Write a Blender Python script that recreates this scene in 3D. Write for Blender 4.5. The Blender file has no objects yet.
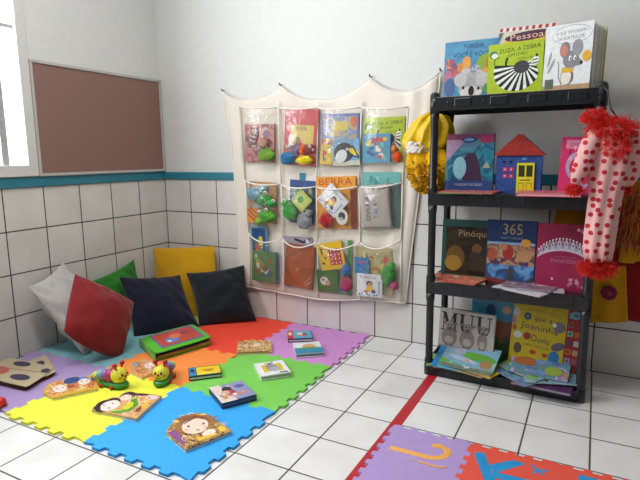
import bpy, bmesh, math, random
from mathutils import Vector, Matrix, noise
PI = math.pi
COL = bpy.context.scene.collection
scn = bpy.context.scene

# ------------------------------------------------------------------ camera
CAMP = Vector((2.36221, -2.41402, 0.93137))
YAW, PITCH, ROLL, FPX = -0.486310, -0.161379, -0.010947, 518.168
_f = Vector((math.sin(YAW) * math.cos(PITCH), math.cos(YAW) * math.cos(PITCH), math.sin(PITCH)))
_r0 = Vector((math.cos(YAW), -math.sin(YAW), 0)); _u0 = _r0.cross(_f)
_r = _r0 * math.cos(ROLL) + _u0 * math.sin(ROLL); _u = _u0 * math.cos(ROLL) - _r0 * math.sin(ROLL)
cd = bpy.data.cameras.new('camera'); cam = bpy.data.objects.new('camera', cd); COL.objects.link(cam)
cd.sensor_width = 36; cd.lens = FPX / 640 * 36; cd.clip_start = 0.02
m = Matrix((_r, _u, -_f)).transposed().to_4x4(); m.translation = CAMP; cam.matrix_world = m
scn.camera = cam

# ------------------------------------------------------------------ world, lights, exposure
scn.view_settings.view_transform = 'Standard'; scn.view_settings.look = 'None'
scn.view_settings.gamma = 1; scn.view_settings.use_curve_mapping = False
scn.view_settings.exposure = -0.22
w = bpy.data.worlds.new('daylight'); scn.world = w; w.use_nodes = True
wn = w.node_tree.nodes; bg = wn['Background']; bg.inputs[0].default_value = (0.92, 0.955, 1, 1); bg.inputs[1].default_value = 15.5

def area(name, loc, rot, sx, sy, power, col, portal=False):
    l = bpy.data.lights.new(name, 'AREA'); l.shape = 'RECTANGLE'; l.size = sx; l.size_y = sy; l.energy = power; l.color = col
    if portal: l.cycles.is_portal = True
    o = bpy.data.objects.new(name, l); COL.objects.link(o); o.location = loc; o.rotation_euler = rot
    return o
WY0, WY1, WZ0, WZ1 = -2.35, -0.88, 0.89, 2.15       # window opening in the left wall
area('window_portal', (-0.06, (WY0 + WY1) / 2, (WZ0 + WZ1) / 2), (0, -PI / 2, 0), WZ1 - WZ0, WY1 - WY0, 1, (1, 1, 1), True)
LAMPP = (1.15, -1.45, 2.62)
area('ceiling_lamp_light', (LAMPP[0], LAMPP[1], LAMPP[2] - 0.06), (0, 0, 0), 1.2, 0.35, 33, (1, 0.985, 0.96))

# ------------------------------------------------------------------ photo measuring: ray of pixel to a real plane
def at(px, py, ax, val):
    d = _f + _r * ((px - 320) / FPX) - _u * ((py - 240) / FPX)
    return CAMP + d * ((val - CAMP[ax]) / d[ax])
def fl(px, py, z=0.0): return at(px, py, 2, z)
def bw(px, py, y=0.0): return at(px, py, 1, y)
def lw(px, py, x=0.0): return at(px, py, 0, x)

# ------------------------------------------------------------------ materials
def lin(c):
    if isinstance(c, str): c = tuple(int(c[i:i + 2], 16) for i in (0, 2, 4))
    return tuple(((v / 255) / 12.92 if v / 255 <= 0.04045 else ((v / 255 + 0.055) / 1.055) ** 2.4) for v in c) + (1,)
_mats = {}
def base(name, rough=0.6):
    mt = bpy.data.materials.new(name); mt.use_nodes = True
    return mt, mt.node_tree.nodes, mt.node_tree.links, mt.node_tree.nodes['Principled BSDF']
def ramp(n, stops, interp='LINEAR'):
    r = n.new('ShaderNodeValToRGB'); r.color_ramp.interpolation = interp
    e = r.color_ramp.elements
    while len(e) < len(stops): e.new(0.5)
    for i, (p, c) in enumerate(stops): e[i].position = p; e[i].color = c
    return r
def M(c, rough=0.5, kind='plain', var=0.08, bump=0.0, scale=60):
    key = (c, rough, kind, var, bump, scale)
    if key in _mats: return _mats[key]
    mt, n, l, b = base(kind + '_' + str(c)); L = lin(c)
    b.inputs['Roughness'].default_value = rough
    tc = n.new('ShaderNodeTexCoord'); nz = n.new('ShaderNodeTexNoise'); nz.inputs['Scale'].default_value = scale
    l.new(tc.outputs['Object'], nz.inputs['Vector'])
    lo = tuple(v * (1 - var) for v in L[:3]) + (1,); hi = tuple(min(1, v * (1 + var)) for v in L[:3]) + (1,)
    r = ramp(n, [(0.3, lo), (0.7, hi)]); l.new(nz.outputs[0], r.inputs[0]); l.new(r.outputs[0], b.inputs['Base Color'])
    if kind == 'fabric':
        b.inputs['Sheen Weight'].default_value = 0.25; b.inputs['Specular IOR Level'].default_value = 0.2
    if bump:
        bp = n.new('ShaderNodeBump'); bp.inputs['Strength'].default_value = bump; bp.inputs['Distance'].default_value = 0.002
        n2 = n.new('ShaderNodeTexNoise'); n2.inputs['Scale'].default_value = scale * 3; l.new(tc.outputs['Object'], n2.inputs['Vector'])
        l.new(n2.outputs[0], bp.inputs['Height']); l.new(bp.outputs[0], b.inputs['Normal'])
    _mats[key] = mt; return mt
def fab(c, **k): return M(c, 0.85, 'fabric', k.get('var', 0.05), k.get('bump', 0.15), k.get('scale', 90))
def illus(cols, scale=25, rough=0.35):
    """busy printed picture: patches of several inks"""
    key = ('il', tuple(cols), scale)
    if key in _mats: return _mats[key]
    mt, n, l, b = base('printed_picture'); b.inputs['Roughness'].default_value = rough
    tc = n.new('ShaderNodeTexCoord'); nz = n.new('ShaderNodeTexNoise'); nz.inputs['Scale'].default_value = scale; nz.inputs['Detail'].default_value = 4
    nz.inputs['Distortion'].default_value = 1.2
    l.new(tc.outputs['Object'], nz.inputs['Vector'])
    k = len(cols); r = ramp(n, [(0.28 + 0.44 * i / k, lin(c)) for i, c in enumerate(cols)], 'CONSTANT'); r.color_ramp.interpolation = 'LINEAR'
    l.new(nz.outputs[0], r.inputs[0]); l.new(r.outputs[0], b.inputs['Base Color'])
    _mats[key] = mt; return mt
def grid_mat(name, ax_a, ax_b, off_a, off_b, tile_c, grout_c, gw, rough, var=0.04):
    """square 20 cm tiles laid on two world axes with a grout line of gw metres"""
    mt, n, l, b = base(name)
    g = n.new('ShaderNodeNewGeometry'); s = n.new('ShaderNodeSeparateXYZ'); l.new(g.outputs['Position'], s.inputs[0])
    def mth(op, a, v=None, c=None):
        q = n.new('ShaderNodeMath'); q.operation = op
        for i, x in enumerate((a, v, c)):
            if x is None: continue
            if isinstance(x, (int, float)): q.inputs[i].default_value = x
            else: l.new(x, q.inputs[i])
        return q.outputs[0]
    ds, cells = [], []
    for ax, off in ((ax_a, off_a), (ax_b, off_b)):
        t = mth('DIVIDE', mth('SUBTRACT', s.outputs[ax], off), 0.2)
        cells.append(mth('FLOOR', t)); fr = mth('FRACT', t)
        dd = mth('MULTIPLY', mth('MINIMUM', fr, mth('SUBTRACT', 1.0, fr)), 0.2)
        if off == -0.0115: dd = mth('ADD', dd, mth('MULTIPLY', mth('GREATER_THAN', s.outputs[ax], -0.06), 0.02))   # no thin sliver tile at the room corner
        ds.append(dd)
    d = mth('MINIMUM', ds[0], ds[1])
    r = ramp(n, [(0.0, (1, 1, 1, 1)), (1.0, (0, 0, 0, 1))]); mr = n.new('ShaderNodeMapRange')
    mr.inputs[1].default_value = gw * 0.35; mr.inputs[2].default_value = gw * 0.75; l.new(d, mr.inputs[0]); l.new(mr.outputs[0], r.inputs[0])
    cx = n.new('ShaderNodeCombineXYZ'); l.new(cells[0], cx.inputs[0]); l.new(cells[1], cx.inputs[1])
    wnz = n.new('ShaderNodeTexWhiteNoise'); l.new(cx.outputs[0], wnz.inputs[0])
    T = lin(tile_c)
    tr = ramp(n, [(0, tuple(v * (1 - var) for v in T[:3]) + (1,)), (1, tuple(min(1, v * (1 + var)) for v in T[:3]) + (1,))]); l.new(wnz.outputs[0], tr.inputs[0])
    nz = n.new('ShaderNodeTexNoise'); nz.inputs['Scale'].default_value = 5; nz.inputs['Detail'].default_value = 6; l.new(g.outputs['Position'], nz.inputs['Vector'])
    dr = ramp(n, [(0.35, (0.9, 0.89, 0.87, 1)), (0.6, (1, 1, 1, 1))]); l.new(nz.outputs[0], dr.inputs[0])
    mm = n.new('ShaderNodeMix'); mm.data_type = 'RGBA'; mm.blend_type = 'MULTIPLY'; mm.inputs[0].default_value = 1
    l.new(tr.outputs[0], mm.inputs[6]); l.new(dr.outputs[0], mm.inputs[7])
    mx = n.new('ShaderNodeMix'); mx.data_type = 'RGBA'; l.new(r.outputs[0], mx.inputs[0]); l.new(mm.outputs[2], mx.inputs[6]); mx.inputs[7].default_value = lin(grout_c)
    l.new(mx.outputs[2], b.inputs['Base Color'])
    rr = n.new('ShaderNodeMapRange'); l.new(r.outputs[0], rr.inputs[0]); rr.inputs[3].default_value = rough; rr.inputs[4].default_value = 0.9; l.new(rr.outputs[0], b.inputs['Roughness'])
    bp = n.new('ShaderNodeBump'); bp.invert = True; bp.inputs['Strength'].default_value = 0.6; bp.inputs['Distance'].default_value = 0.002
    l.new(r.outputs[0], bp.inputs['Height']); l.new(bp.outputs[0], b.inputs['Normal'])
    return mt

# ------------------------------------------------------------------ object helpers
KEEP = []   # meshes whose face directions are already right
def link(name, me, mats, parent=None):
    o = bpy.data.objects.new(name, me); COL.objects.link(o)
    for x in (mats if isinstance(mats, (list, tuple)) else [mats]): me.materials.append(x)
    if parent: o.parent = parent
    return o
def obj(name, bm, mats, parent=None, smooth=False):
    me = bpy.data.meshes.new(name)
    if not any(k is bm for k in KEEP): bmesh.ops.recalc_face_normals(bm, faces=bm.faces)
    KEEP.clear()
    if smooth:
        for f in bm.faces: f.smooth = True
    bm.to_mesh(me); bm.free()
    return link(name, me, mats, parent)
def tag(o, label, cat, group=None, kind=None):
    o['label'] = label
    if cat: o['category'] = cat
    if group: o['group'] = group
    if kind: o['kind'] = kind
    return o
def thing(name, label, cat, mat=None, loc=None, group=None):
    o = bpy.data.objects.new(name, None); COL.objects.link(o); o.empty_display_size = 0.05
    if mat is not None: o.matrix_world = mat
    if loc is not None: o.location = loc
    return tag(o, label, cat, group)
def struct(name, bm, mt, label=None, parent=None):
    o = obj(name, bm, mt, parent)
    if not parent: o['kind'] = 'structure'
    if label: o['label'] = label
    return o
def box(bm, x0, y0, z0, x1, y1, z1, mi=0, bev=0.0, M4=None):
    r = bmesh.ops.create_cube(bm, size=1); vs = r['verts']
    for v in vs: v.co = Vector(((x0 + x1) / 2 + v.co.x * (x1 - x0), (y0 + y1) / 2 + v.co.y * (y1 - y0), (z0 + z1) / 2 + v.co.z * (z1 - z0)))
    fs = list({f for v in vs for f in v.link_faces})
    for f in fs: f.material_index = mi
    if bev:
        es = list({e for v in vs for e in v.link_edges})
        g = bmesh.ops.bevel(bm, geom=es, offset=bev, segments=2, affect='EDGES', profile=0.5)
        vs = list({v for f in g['faces'] for v in f.verts} | {v for v in vs if v.is_valid})
        for f in {f for v in vs for f in v.link_faces}: f.material_index = mi
    if M4 is not None:
        for v in vs: v.co = M4 @ v.co
    return vs
def ell(bm, c, r, mi=0, seg=16, rot=None, fn=None):
    g = bmesh.ops.create_uvsphere(bm, u_segments=seg, v_segments=max(6, seg * 2 // 3), radius=1)
    for v in g['verts']:
        p = Vector((v.co.x * r[0], v.co.y * r[1], v.co.z * r[2]))
        if fn: p = fn(p, v.co.copy())
        if rot is not None: p = rot @ p
        v.co = Vector(c) + p
    for f in {f for v in g['verts'] for f in v.link_faces}: f.material_index = mi
    return g['verts']
def tube(bm, pts, r, seg=8, mi=0, cap=True, rs=None):
    pts = [Vector(p) for p in pts]; rings = []
    up = Vector((0, 0, 1)); prev = None
    for i, p in enumerate(pts):
        d = (pts[min(i + 1, len(pts) - 1)] - pts[max(i - 1, 0)]).normalized()
        a = (prev if prev is not None else (up if abs(d.dot(up)) < 0.95 else Vector((1, 0, 0))))
        a = (a - d * a.dot(d)).normalized(); prev = a; b = d.cross(a)
        rr = rs[i] if rs else r
        rings.append([bm.verts.new(p + (a * math.cos(2 * PI * k / seg) + b * math.sin(2 * PI * k / seg)) * rr) for k in range(seg)])
    for i in range(len(rings) - 1):
        for k in range(seg):
            f = bm.faces.new((rings[i][k], rings[i][(k + 1) % seg], rings[i + 1][(k + 1) % seg], rings[i + 1][k])); f.material_index = mi; f.smooth = True
    if cap:
        for rg in (rings[0], rings[-1]):
            f = bm.faces.new(rg); f.material_index = mi
def prism(bm, pts, y0, y1, mi=0, side_mi=None, plane='XZ'):
    """outline pts (a,b) extruded; XZ: thickness along Y, XY: along Z"""
    mk = (lambda a, b, t: (a, t, b)) if plane == 'XZ' else (lambda a, b, t: (a, b, t))
    A = [bm.verts.new(mk(a, b, y0)) for a, b in pts]; B = [bm.verts.new(mk(a, b, y1)) for a, b in pts]
    f1 = bm.faces.new(A); f2 = bm.faces.new(B); f1.material_index = f2.material_index = mi
    for i in range(len(pts)):
        f = bm.faces.new((A[i], A[(i + 1) % len(pts)], B[(i + 1) % len(pts)], B[i])); f.material_index = mi if side_mi is None else side_mi
    return f1, f2
_txt = {}
def text_polys(s):
    """outline mesh of a word, normalised to height 1 (x from 0)"""
    if s in _txt: return _txt[s]
    c = bpy.data.curves.new('word', 'FONT'); c.body = s; c.resolution_u = 2
    o = bpy.data.objects.new('word', c); COL.objects.link(o)
    dg = bpy.context.evaluated_depsgraph_get(); dg.update(); me = bpy.data.meshes.new_from_object(o.evaluated_get(dg))
    vs = [tuple(v.co[:2]) for v in me.vertices]; fs = [tuple(p.vertices) for p in me.polygons]
    bpy.data.objects.remove(o); bpy.data.curves.remove(c); bpy.data.meshes.remove(me)
    x0 = min(v[0] for v in vs); x1 = max(v[0] for v in vs); y0 = min(v[1] for v in vs); y1 = max(v[1] for v in vs)
    vs = [((x - x0) / (x1 - x0), (y - y0) / (y1 - y0)) for x, y in vs]
    _txt[s] = (vs, fs); return _txt[s]

class Art:
    """printed shapes on a flat cover; u,v run 0..1 over width and height"""
    def __init__(s): s.items = []
    def P(s, pts, c): s.items.append(([tuple(p) for p in pts], c)); return s
    def R(s, x0, y0, x1, y1, c): return s.P([(x0, y0), (x1, y0), (x1, y1), (x0, y1)], c)
    def E(s, cx, cy, rx, ry, c, rot=0, n=20, a0=0, a1=2 * PI):
        k = [a0 + (a1 - a0) * i / n for i in range(n if abs(a1 - a0 - 2 * PI) < 1e-6 else n + 1)]
        cr, sr = math.cos(rot), math.sin(rot)
        return s.P([(cx + rx * math.cos(a) * cr - ry * math.sin(a) * sr, cy + rx * math.cos(a) * sr + ry * math.sin(a) * cr) for a in k], c)
    def L(s, pts, wd, c):
        for (a, b) in zip(pts[:-1], pts[1:]):
            d = math.hypot(b[0] - a[0], b[1] - a[1]) or 1; nx, ny = -(b[1] - a[1]) / d * wd / 2, (b[0] - a[0]) / d * wd / 2
            s.P([(a[0] - nx, a[1] - ny), (b[0] - nx, b[1] - ny), (b[0] + nx, b[1] + ny), (a[0] + nx, a[1] + ny)], c)
        return s
    def T(s, t, x0, y0, x1, y1, c, rot=0):
        s.items.append((('T', t, x0, y0, x1, y1, rot), c)); return s
    def S(s, n, cols, seed, x0=0.03, y0=0.03, x1=0.97, y1=0.97, r=0.09):
        rd = random.Random(seed)
        for i in range(n):
            rx, ry = rd.uniform(0.35, 1) * r, rd.uniform(0.35, 1) * r
            cx, cy = rd.uniform(x0 + r, x1 - r), rd.uniform(y0 + r, y1 - r)
            k = rd.randint(5, 9); ph = rd.uniform(0, 6)
            s.P([(cx + rx * math.cos(ph + 2 * PI * j / k) * rd.uniform(0.7, 1.1), cy + ry * math.sin(ph + 2 * PI * j / k) * rd.uniform(0.7, 1.1)) for j in range(k)], rd.choice(cols))
        return s
    def emit(s, bm, slots, w, h, y=0.0, step=0.00012, fn=None):
        """adds faces in the XZ plane facing -Y"""
        fn = fn or (lambda a, b, t: (a, t, b)); sg = 1 if step > 0 else -1; step = sg * min(abs(step), 0.0014 / max(1, len(s.items)))
        for i, (g, c) in enumerate(s.items):
            mt = c if not isinstance(c, (str, tuple)) else M(c, 0.4)
            if mt not in slots: slots.append(mt)
            mi = slots.index(mt); yy = y - step * (i + 1)
            if g[0] == 'T':
                _, t, x0, y0, x1, y1, rot = g; vs, fs = text_polys(t)
                cx, cy = (x0 + x1) / 2, (y0 + y1) / 2; cr, sr = math.cos(rot), math.sin(rot); V = []
                for a, b in vs:
                    dx, dy = (a - 0.5) * (x1 - x0) * w, (b - 0.5) * (y1 - y0) * h
                    V.append(bm.verts.new(fn(cx * w + dx * cr - dy * sr, cy * h + dx * sr + dy * cr, yy)))
                for f in fs:
                    try: bm.faces.new([V[k] for k in f]).material_index = mi
                    except ValueError: pass
            else:
                try: bm.faces.new([bm.verts.new(fn(a * w, b * h, yy)) for a, b in g]).material_index = mi
                except ValueError: pass

def frame3(P0, P1, P3):
    P0, P1, P3 = Vector(P0), Vector(P1), Vector(P3)
    x = (P1 - P0); w = x.length; x.normalize(); z = P3 - P0; z = z - x * z.dot(x); h = z.length; z.normalize(); y = z.cross(x)
    m = Matrix((x, y, z)).transposed().to_4x4(); m.translation = P0
    return m, w, h
def bookm(mt4, w, h, t, cover, art, label, name='book', group=None, cat='book', pages='e8e4da', board=False, outline=None, spine=None):
    """a closed book standing in its own frame: x width, z height, thickness towards +y"""
    root = thing(name, label, cat, mat=mt4, group=group)
    bm = bmesh.new(); cm = cover if not isinstance(cover, (str, tuple)) else M(cover, 0.35); slots = [cm]
    if outline:
        prism(bm, outline, 0, t * 0.4, 0)
        if art: art.emit(bm, slots, w, h)
        bmesh.ops.recalc_face_normals(bm, faces=[f for f in bm.faces if len(f.verts) > 0])
        obj('cover', bm, slots, root)
        b2 = bmesh.new(); prism(b2, [(a * 0.995 + w * 0.0025, b * 0.995 + h * 0.0025) for a, b in outline], t * 0.4, t, 0)
        obj('pages', b2, M(pages, 0.7), root)
        return root
    ct = min(0.0025, t * 0.2); ov = 0.0 if board else 0.003
    if board and not spine:
        box(bm, 0, 0, 0, w, t * 0.3, h, 0, bev=min(0.004, t * 0.12))
        box(bm, 0, t * 0.72, 0, w, t, h, 0, bev=min(0.004, t * 0.12))
        box(bm, 0, t * 0.28, 0.0015, 0.004, t * 0.74, h - 0.0015, 0)
        if art: art.emit(bm, slots, w, h, -0.0001)
        obj('cover', bm, slots, root)
        b2 = bmesh.new(); box(b2, 0.0045, t * 0.31, 0.002, w - 0.002, t * 0.71, h - 0.002); obj('pages', b2, M(pages, 0.7), root)
        return root
    sm = 0
    if spine:
        slots.append(M(spine, 0.35)); sm = 1
    box(bm, 0, 0, 0, w, ct, h, 0); box(bm, 0, t - ct, 0, w, t, h, sm); box(bm, 0, ct, 0, ct, t - ct, h, sm)
    if art: art.emit(bm, slots, w, h)
    obj('cover', bm, slots, root)
    b2 = bmesh.new(); box(b2, ct + 0.0003, ct + 0.0002, ov, w - ov, t - ct - 0.0002, h - ov)
    obj('pages', b2, M(pages, 0.75, 'paper', 0.12, 0, 400), root)
    return root
def book(P0, P1, P3, t, *a, **k):
    mt4, w, h = frame3(P0, P1, P3); return bookm(mt4, w, h, t, *a, **k)
def wallbook(x0, z0, w, h, y, t, deg, *a, lean=0.0, yaw=0.0, **k):
    """standing / pocketed book: bottom left x0,z0 at front plane y, rolled by deg, leaned back, turned about z"""
    mt4 = Matrix.Translation((x0, y, z0)) @ Matrix.Rotation(math.radians(yaw), 4, 'Z') @ Matrix.Rotation(math.radians(-lean), 4, 'X') @ Matrix.Rotation(math.radians(-deg), 4, 'Y')
    return bookm(mt4, w, h, t, *a, **k)

# ================================================================== ROOM
RX, RY, RZ = 3.7, -4.2, 2.7
floor_m = grid_mat('floor_tiles', 0, 1, 0.0056, 0.001, 'e3e3e2', '45413c', 0.005, 0.22)
bwall_m = grid_mat('back_wall_tiles', 0, 2, 0.002, 0.0, 'dedbd7', '302e2b', 0.005, 0.3)
lwall_m = grid_mat('left_wall_tiles', 1, 2, -0.0115, 0.0, 'dedbd7', '302e2b', 0.005, 0.3)
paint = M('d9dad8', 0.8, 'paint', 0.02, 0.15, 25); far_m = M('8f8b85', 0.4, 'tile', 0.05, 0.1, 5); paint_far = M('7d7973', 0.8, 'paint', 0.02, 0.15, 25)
bm = bmesh.new(); box(bm, -0.15, RY - 0.15, -0.08, RX + 0.15, 0.15, 0); struct('floor', bm, floor_m)
bm = bmesh.new(); box(bm, -0.15, RY - 0.15, RZ, RX + 0.15, 0.15, RZ + 0.08); struct('ceiling', bm, paint)
def tiled_wall(name, paint_boxes, tile_boxes, tm, paint=paint):
    bm = bmesh.new()
    for b in paint_boxes: box(bm, *b, mi=0)
    for b in tile_boxes: box(bm, *b, mi=1)
    struct(name, bm, [paint, tm])
tiled_wall('wall_back', [(0, 0, 0.82, RX, 0.15, RZ)], [(0, 0, 0, RX, 0.15, 0.82)], bwall_m)
tiled_wall('wall_left', [(-0.15, WY1, 0.82, 0, 0.15, RZ), (-0.15, RY, 0.82, 0, WY0, RZ), (-0.15, WY0, 0.82, 0, WY1, WZ0), (-0.15, WY0, WZ1, 0, WY1, RZ)],
           [(-0.15, RY, 0, 0, 0.15, 0.82)], lwall_m)
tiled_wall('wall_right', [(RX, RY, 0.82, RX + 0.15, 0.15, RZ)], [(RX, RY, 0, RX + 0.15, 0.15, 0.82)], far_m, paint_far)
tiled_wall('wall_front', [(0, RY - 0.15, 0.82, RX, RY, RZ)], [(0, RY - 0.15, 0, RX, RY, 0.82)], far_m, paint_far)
teal = M('2a7d90', 0.45, 'paint', 0.06, 0.1, 30)
bm = bmesh.new(); box(bm, 0, -0.009, 0.800, RX, 0, 0.842, bev=0.001); struct('trim_back', bm, teal)
bm = bmesh.new(); box(bm, 0, RY, 0.800, 0.009, -0.009, 0.846, bev=0.001); struct('trim_left', bm, teal)
# window in the left wall
wf = M('d4d3cf', 0.5, 'paint', 0.03)
bm = bmesh.new()
for b in ((-0.03, WY0 - 0.05, WZ0 - 0.04, 0.018, WY1 + 0.045, WZ0 + 0.012), (-0.03, WY0 - 0.05, WZ1 - 0.01, 0.018, WY1 + 0.045, WZ1 + 0.05),
          (-0.03, WY1 - 0.002, WZ0 + 0.012, 0.018, WY1 + 0.045, WZ1 - 0.01), (-0.03, WY0 - 0.05, WZ0 + 0.012, 0.018, WY0 + 0.01, WZ1 - 0.01)):
    box(bm, *b, bev=0.002)
win = struct('window_1', bm, wf)
bm = bmesh.new()
for k in range(6):
    y = -0.974 - 0.245 * k
    box(bm, -0.026, y - 0.016, WZ0 + 0.01, -0.004, y + 0.016, WZ1)
for z_ in (1.52,): box(bm, -0.024, WY0, z_ - 0.008, -0.006, WY1, z_ + 0.008)
obj('window_bars', bm, M('a9abad', 0.4), win)
# ceiling lamp
t = thing('ceiling_lamp', 'white rectangular lamp fixed to the ceiling above the room', 'lamp', loc=LAMPP)
bm = bmesh.new(); box(bm, -0.64, -0.21, -0.03, 0.64, 0.21, 0.08, bev=0.006); obj('housing', bm, M('e8e8e4', 0.4), t)

# ------------------------------------------------------------------ cork board
t = thing('cork_board', 'brown cork notice board in thin aluminium frame above the teal wall strip', 'notice board', loc=(0, -0.415, 0.848))
by0, by1, bz0, bz1 = -0.833, -0.006, 0.848, 1.388
bm = bmesh.new(); box(bm, 0.004, by0 + 0.010, bz0 + 0.010, 0.014, by1 - 0.010, bz1 - 0.010)
bm_t = Matrix.Translation((0, 0.415, -0.848))
for v in bm.verts: v.co = bm_t @ v.co
cork, n, l, b = base('cork'); b.inputs['Roughness'].default_value = 0.95
tc = n.new('ShaderNodeTexCoord'); nz = n.new('ShaderNodeTexNoise'); nz.inputs['Scale'].default_value = 420; nz.inputs['Detail'].default_value = 2
l.new(tc.outputs['Object'], nz.inputs['Vector']); r_ = ramp(n, [(0.3, lin('80625a')), (0.7, lin('957468'))]); l.new(nz.outputs[0], r_.inputs[0]); l.new(r_.outputs[0], b.inputs['Base Color'])
obj('cork_panel', bm, cork, t)
bm = bmesh.new()
for q in ((by0, bz0, by1, bz0 + 0.014), (by0, bz1 - 0.014, by1, bz1), (by0, bz0 + 0.014, by0 + 0.014, bz1 - 0.014), (by1 - 0.014, bz0 + 0.014, by1, bz1 - 0.014)):
    box(bm, 0.001, q[0], q[1], 0.02, q[2], q[3], bev=0.0015)
for v in bm.verts: v.co = bm_t @ v.co
obj('frame', bm, M('b9b6b2', 0.35, 'metal', 0.03), t)

# ------------------------------------------------------------------ puzzle mats
def wave(s, L, pitch, amp):
    """square teeth along an edge of length L, flat near both corners; list of (s, off)"""
    n = int((L - 0.03) / pitch); m0 = (L - n * pitch) / 2; pts = []
    for i in range(n):
        a = m0 + i * pitch
        pts += [(a, -amp), (a + pitch * 0.06, amp), (a + pitch * 0.54, amp), (a + pitch * 0.60, -amp)]
    pts = [(0, -amp * 0)] + [(m0 * 0.999, -amp)] + pts[1:] + [(L - m0 * 0.999, -amp), (L, 0)]
    return pts
def mat_outline(x0, y0, L, H, pitch, amp):
    wv = wave(0, L, pitch, amp); wh = wave(0, H, pitch, amp); P = []
    P += [(x0 + s, y0 - o) for s, o in wv[:-1]]
    P += [(x0 + L + o, y0 + s) for s, o in wh[:-1]]
    P += [(x0 + L - s, y0 + H - o) for s, o in [(L - a, b) for a, b in reversed(wv)][:-1]]
    P += [(x0 + o, y0 + H - s) for s, o in [(H - a, b) for a, b in reversed(wh)][:-1]]
    return P
def eva(x0, y0, L, c, label, pitch=0.073, amp=0.009, art=None, group='large plain puzzle mat tiles', H=None):
    H = H or L
    # neighbours share the same tooth line so the tiles interlock
    bm = bmesh.new(); P = mat_outline(x0, y0, L, H, pitch, amp)
    P = [(a - x0, b - y0) for a, b in P]
    f1, f2 = prism(bm, P, 0.0, 0.010, 0, plane='XY')
    bmesh.ops.recalc_face_normals(bm, faces=bm.faces)
    slots = [M(c, 0.75, 'foam', 0.03, 0.2, 40)]
    if art: art.emit(bm, slots, L, L, 0.010, -0.0001, fn=lambda a, b, t: (a, b + H - L, t))
    KEEP.append(bm)
    o = obj('puzzle_mat_tile', bm, slots); o.location = (x0, y0, 0)
    for s in o.data.polygons: pass
    return tag(o, label, 'play mat tile', group)
PX, PY, PL = 0.0205, -1.385, 0.4545
tiles = [[('a78fc0', 'lilac foam puzzle tile in the left front corner under the cream cloth book'), ('e3e63f', 'yellow foam puzzle tile with the caterpillar toy standing on it'), ('2c9fe6', 'bright blue foam puzzle tile under the long-haired girl book')],
         [('7fb6bf', 'pale turquoise foam puzzle tile under the red cushion by the left wall'), ('f08a3c', 'orange foam puzzle tile in front of the green cloth book, middle of the play mat'), ('76c552', 'green foam puzzle tile with two board books lying on it')],
         [('b7d36a', 'pale green foam puzzle tile in the room corner beneath the cushions'), ('e8432e', 'red foam puzzle tile by the back wall beside the black cushion'), ('c98bc9', 'pink foam puzzle tile in the back right corner of the play mat')]]
CX = [PX, 0.500, 0.930, PX + 3 * PL]; RYS = {0: [PY, PY + PL, PY + 2 * PL, PY + 3 * PL], 1: [PY, PY + PL, -0.550, PY + 3 * PL], 2: [PY, PY + PL, PY + 2 * PL, PY + 3 * PL]}
for r_i in range(3):
    for c_i in range(3):
        c, lb = tiles[r_i][c_i]
        eva(CX[c_i], RYS[c_i][r_i], CX[c_i + 1] - CX[c_i], c, lb, H=RYS[c_i][r_i + 1] - RYS[c_i][r_i])
# alphabet tiles, letters turned a quarter
def turned(a):
    b = Art()
    for g, c in a.items: b.items.append((g, c))
    return b
AL = 0.262; AH = 0.366; AX, AY = 1.806, -0.822 - AH
org, blu = 'f2b058', '2c93cf'
J = Art().L([(0.13, 0.46), (0.62, 0.46)], 0.085, org).L([(0.62, 0.46), (0.74, 0.52), (0.79, 0.62), (0.77, 0.71), (0.66, 0.76), (0.58, 0.72)], 0.085, org)
J.E(0.62, 0.46, 0.0425, 0.0425, org).E(0.74, 0.52, 0.0425, 0.0425, org).E(0.79, 0.62, 0.0425, 0.0425, org).E(0.77, 0.71, 0.0425, 0.0425, org).E(0.66, 0.76, 0.0425, 0.0425, org)
J.L([(0.52, 0.32), (0.78, 0.32)], 0.03, org).L([(0.78, 0.32), (0.84, 0.36)], 0.03, org).E(0.45, 0.32, 0.018, 0.018, org)
K = Art().L([(0.08, 0.76), (0.62, 0.10)], 0.15, blu)
K = Art().P([(0.06, 0.80), (0.17, 0.86), (0.50, 0.10), (0.38, 0.05)], blu).P([(0.24, 0.60), (0.36, 0.50), (0.46, 0.62), (0.64, 0.83), (0.50, 0.85), (0.36, 0.72)], blu).P([(0.34, 0.52), (0.30, 0.40), (0.78, 0.42), (0.80, 0.54)], blu)
K.L([(0.70, 0.84), (0.84, 0.70)], 0.035, blu).L([(0.765, 0.77), (0.74, 0.68)], 0.035, blu).L([(0.765, 0.77), (0.88, 0.80)], 0.035, blu)
Lr = Art().L([(0.18, 0.83), (0.75, 0.83)], 0.11, blu).L([(0.235, 0.80), (0.235, 0.35)], 0.11, blu)
eva(AX, AY, AL, 'ab92c9', 'lilac alphabet tile with an orange letter J beside the red floor tape', 0.050, 0.007, J, 'small alphabet puzzle tiles', AH)
eva(AX + AL, AY, AL, 'e0523f', 'red alphabet tile with a blue letter K beside the lilac J tile', 0.050, 0.007, K, 'small alphabet puzzle tiles', AH)
eva(AX + 2 * AL, AY, AL, 'e0523f', 'red alphabet tile with a blue letter cut by the lower right edge', 0.050, 0.007, Lr, 'small alphabet puzzle tiles', AH)
# red floor tape
bm = bmesh.new(); P = [(1.787, -0.30), (1.826, -0.30), (1.823, -0.8), (1.816, -1.5), (1.771, -1.5), (1.783, -0.8)]
prism(bm, P, 0.0, 0.0008, plane='XY'); tag(obj('floor_tape', bm, M('b5202a', 0.4)), 'red adhesive tape line on the floor running from the black shelf', 'floor tape')

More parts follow.
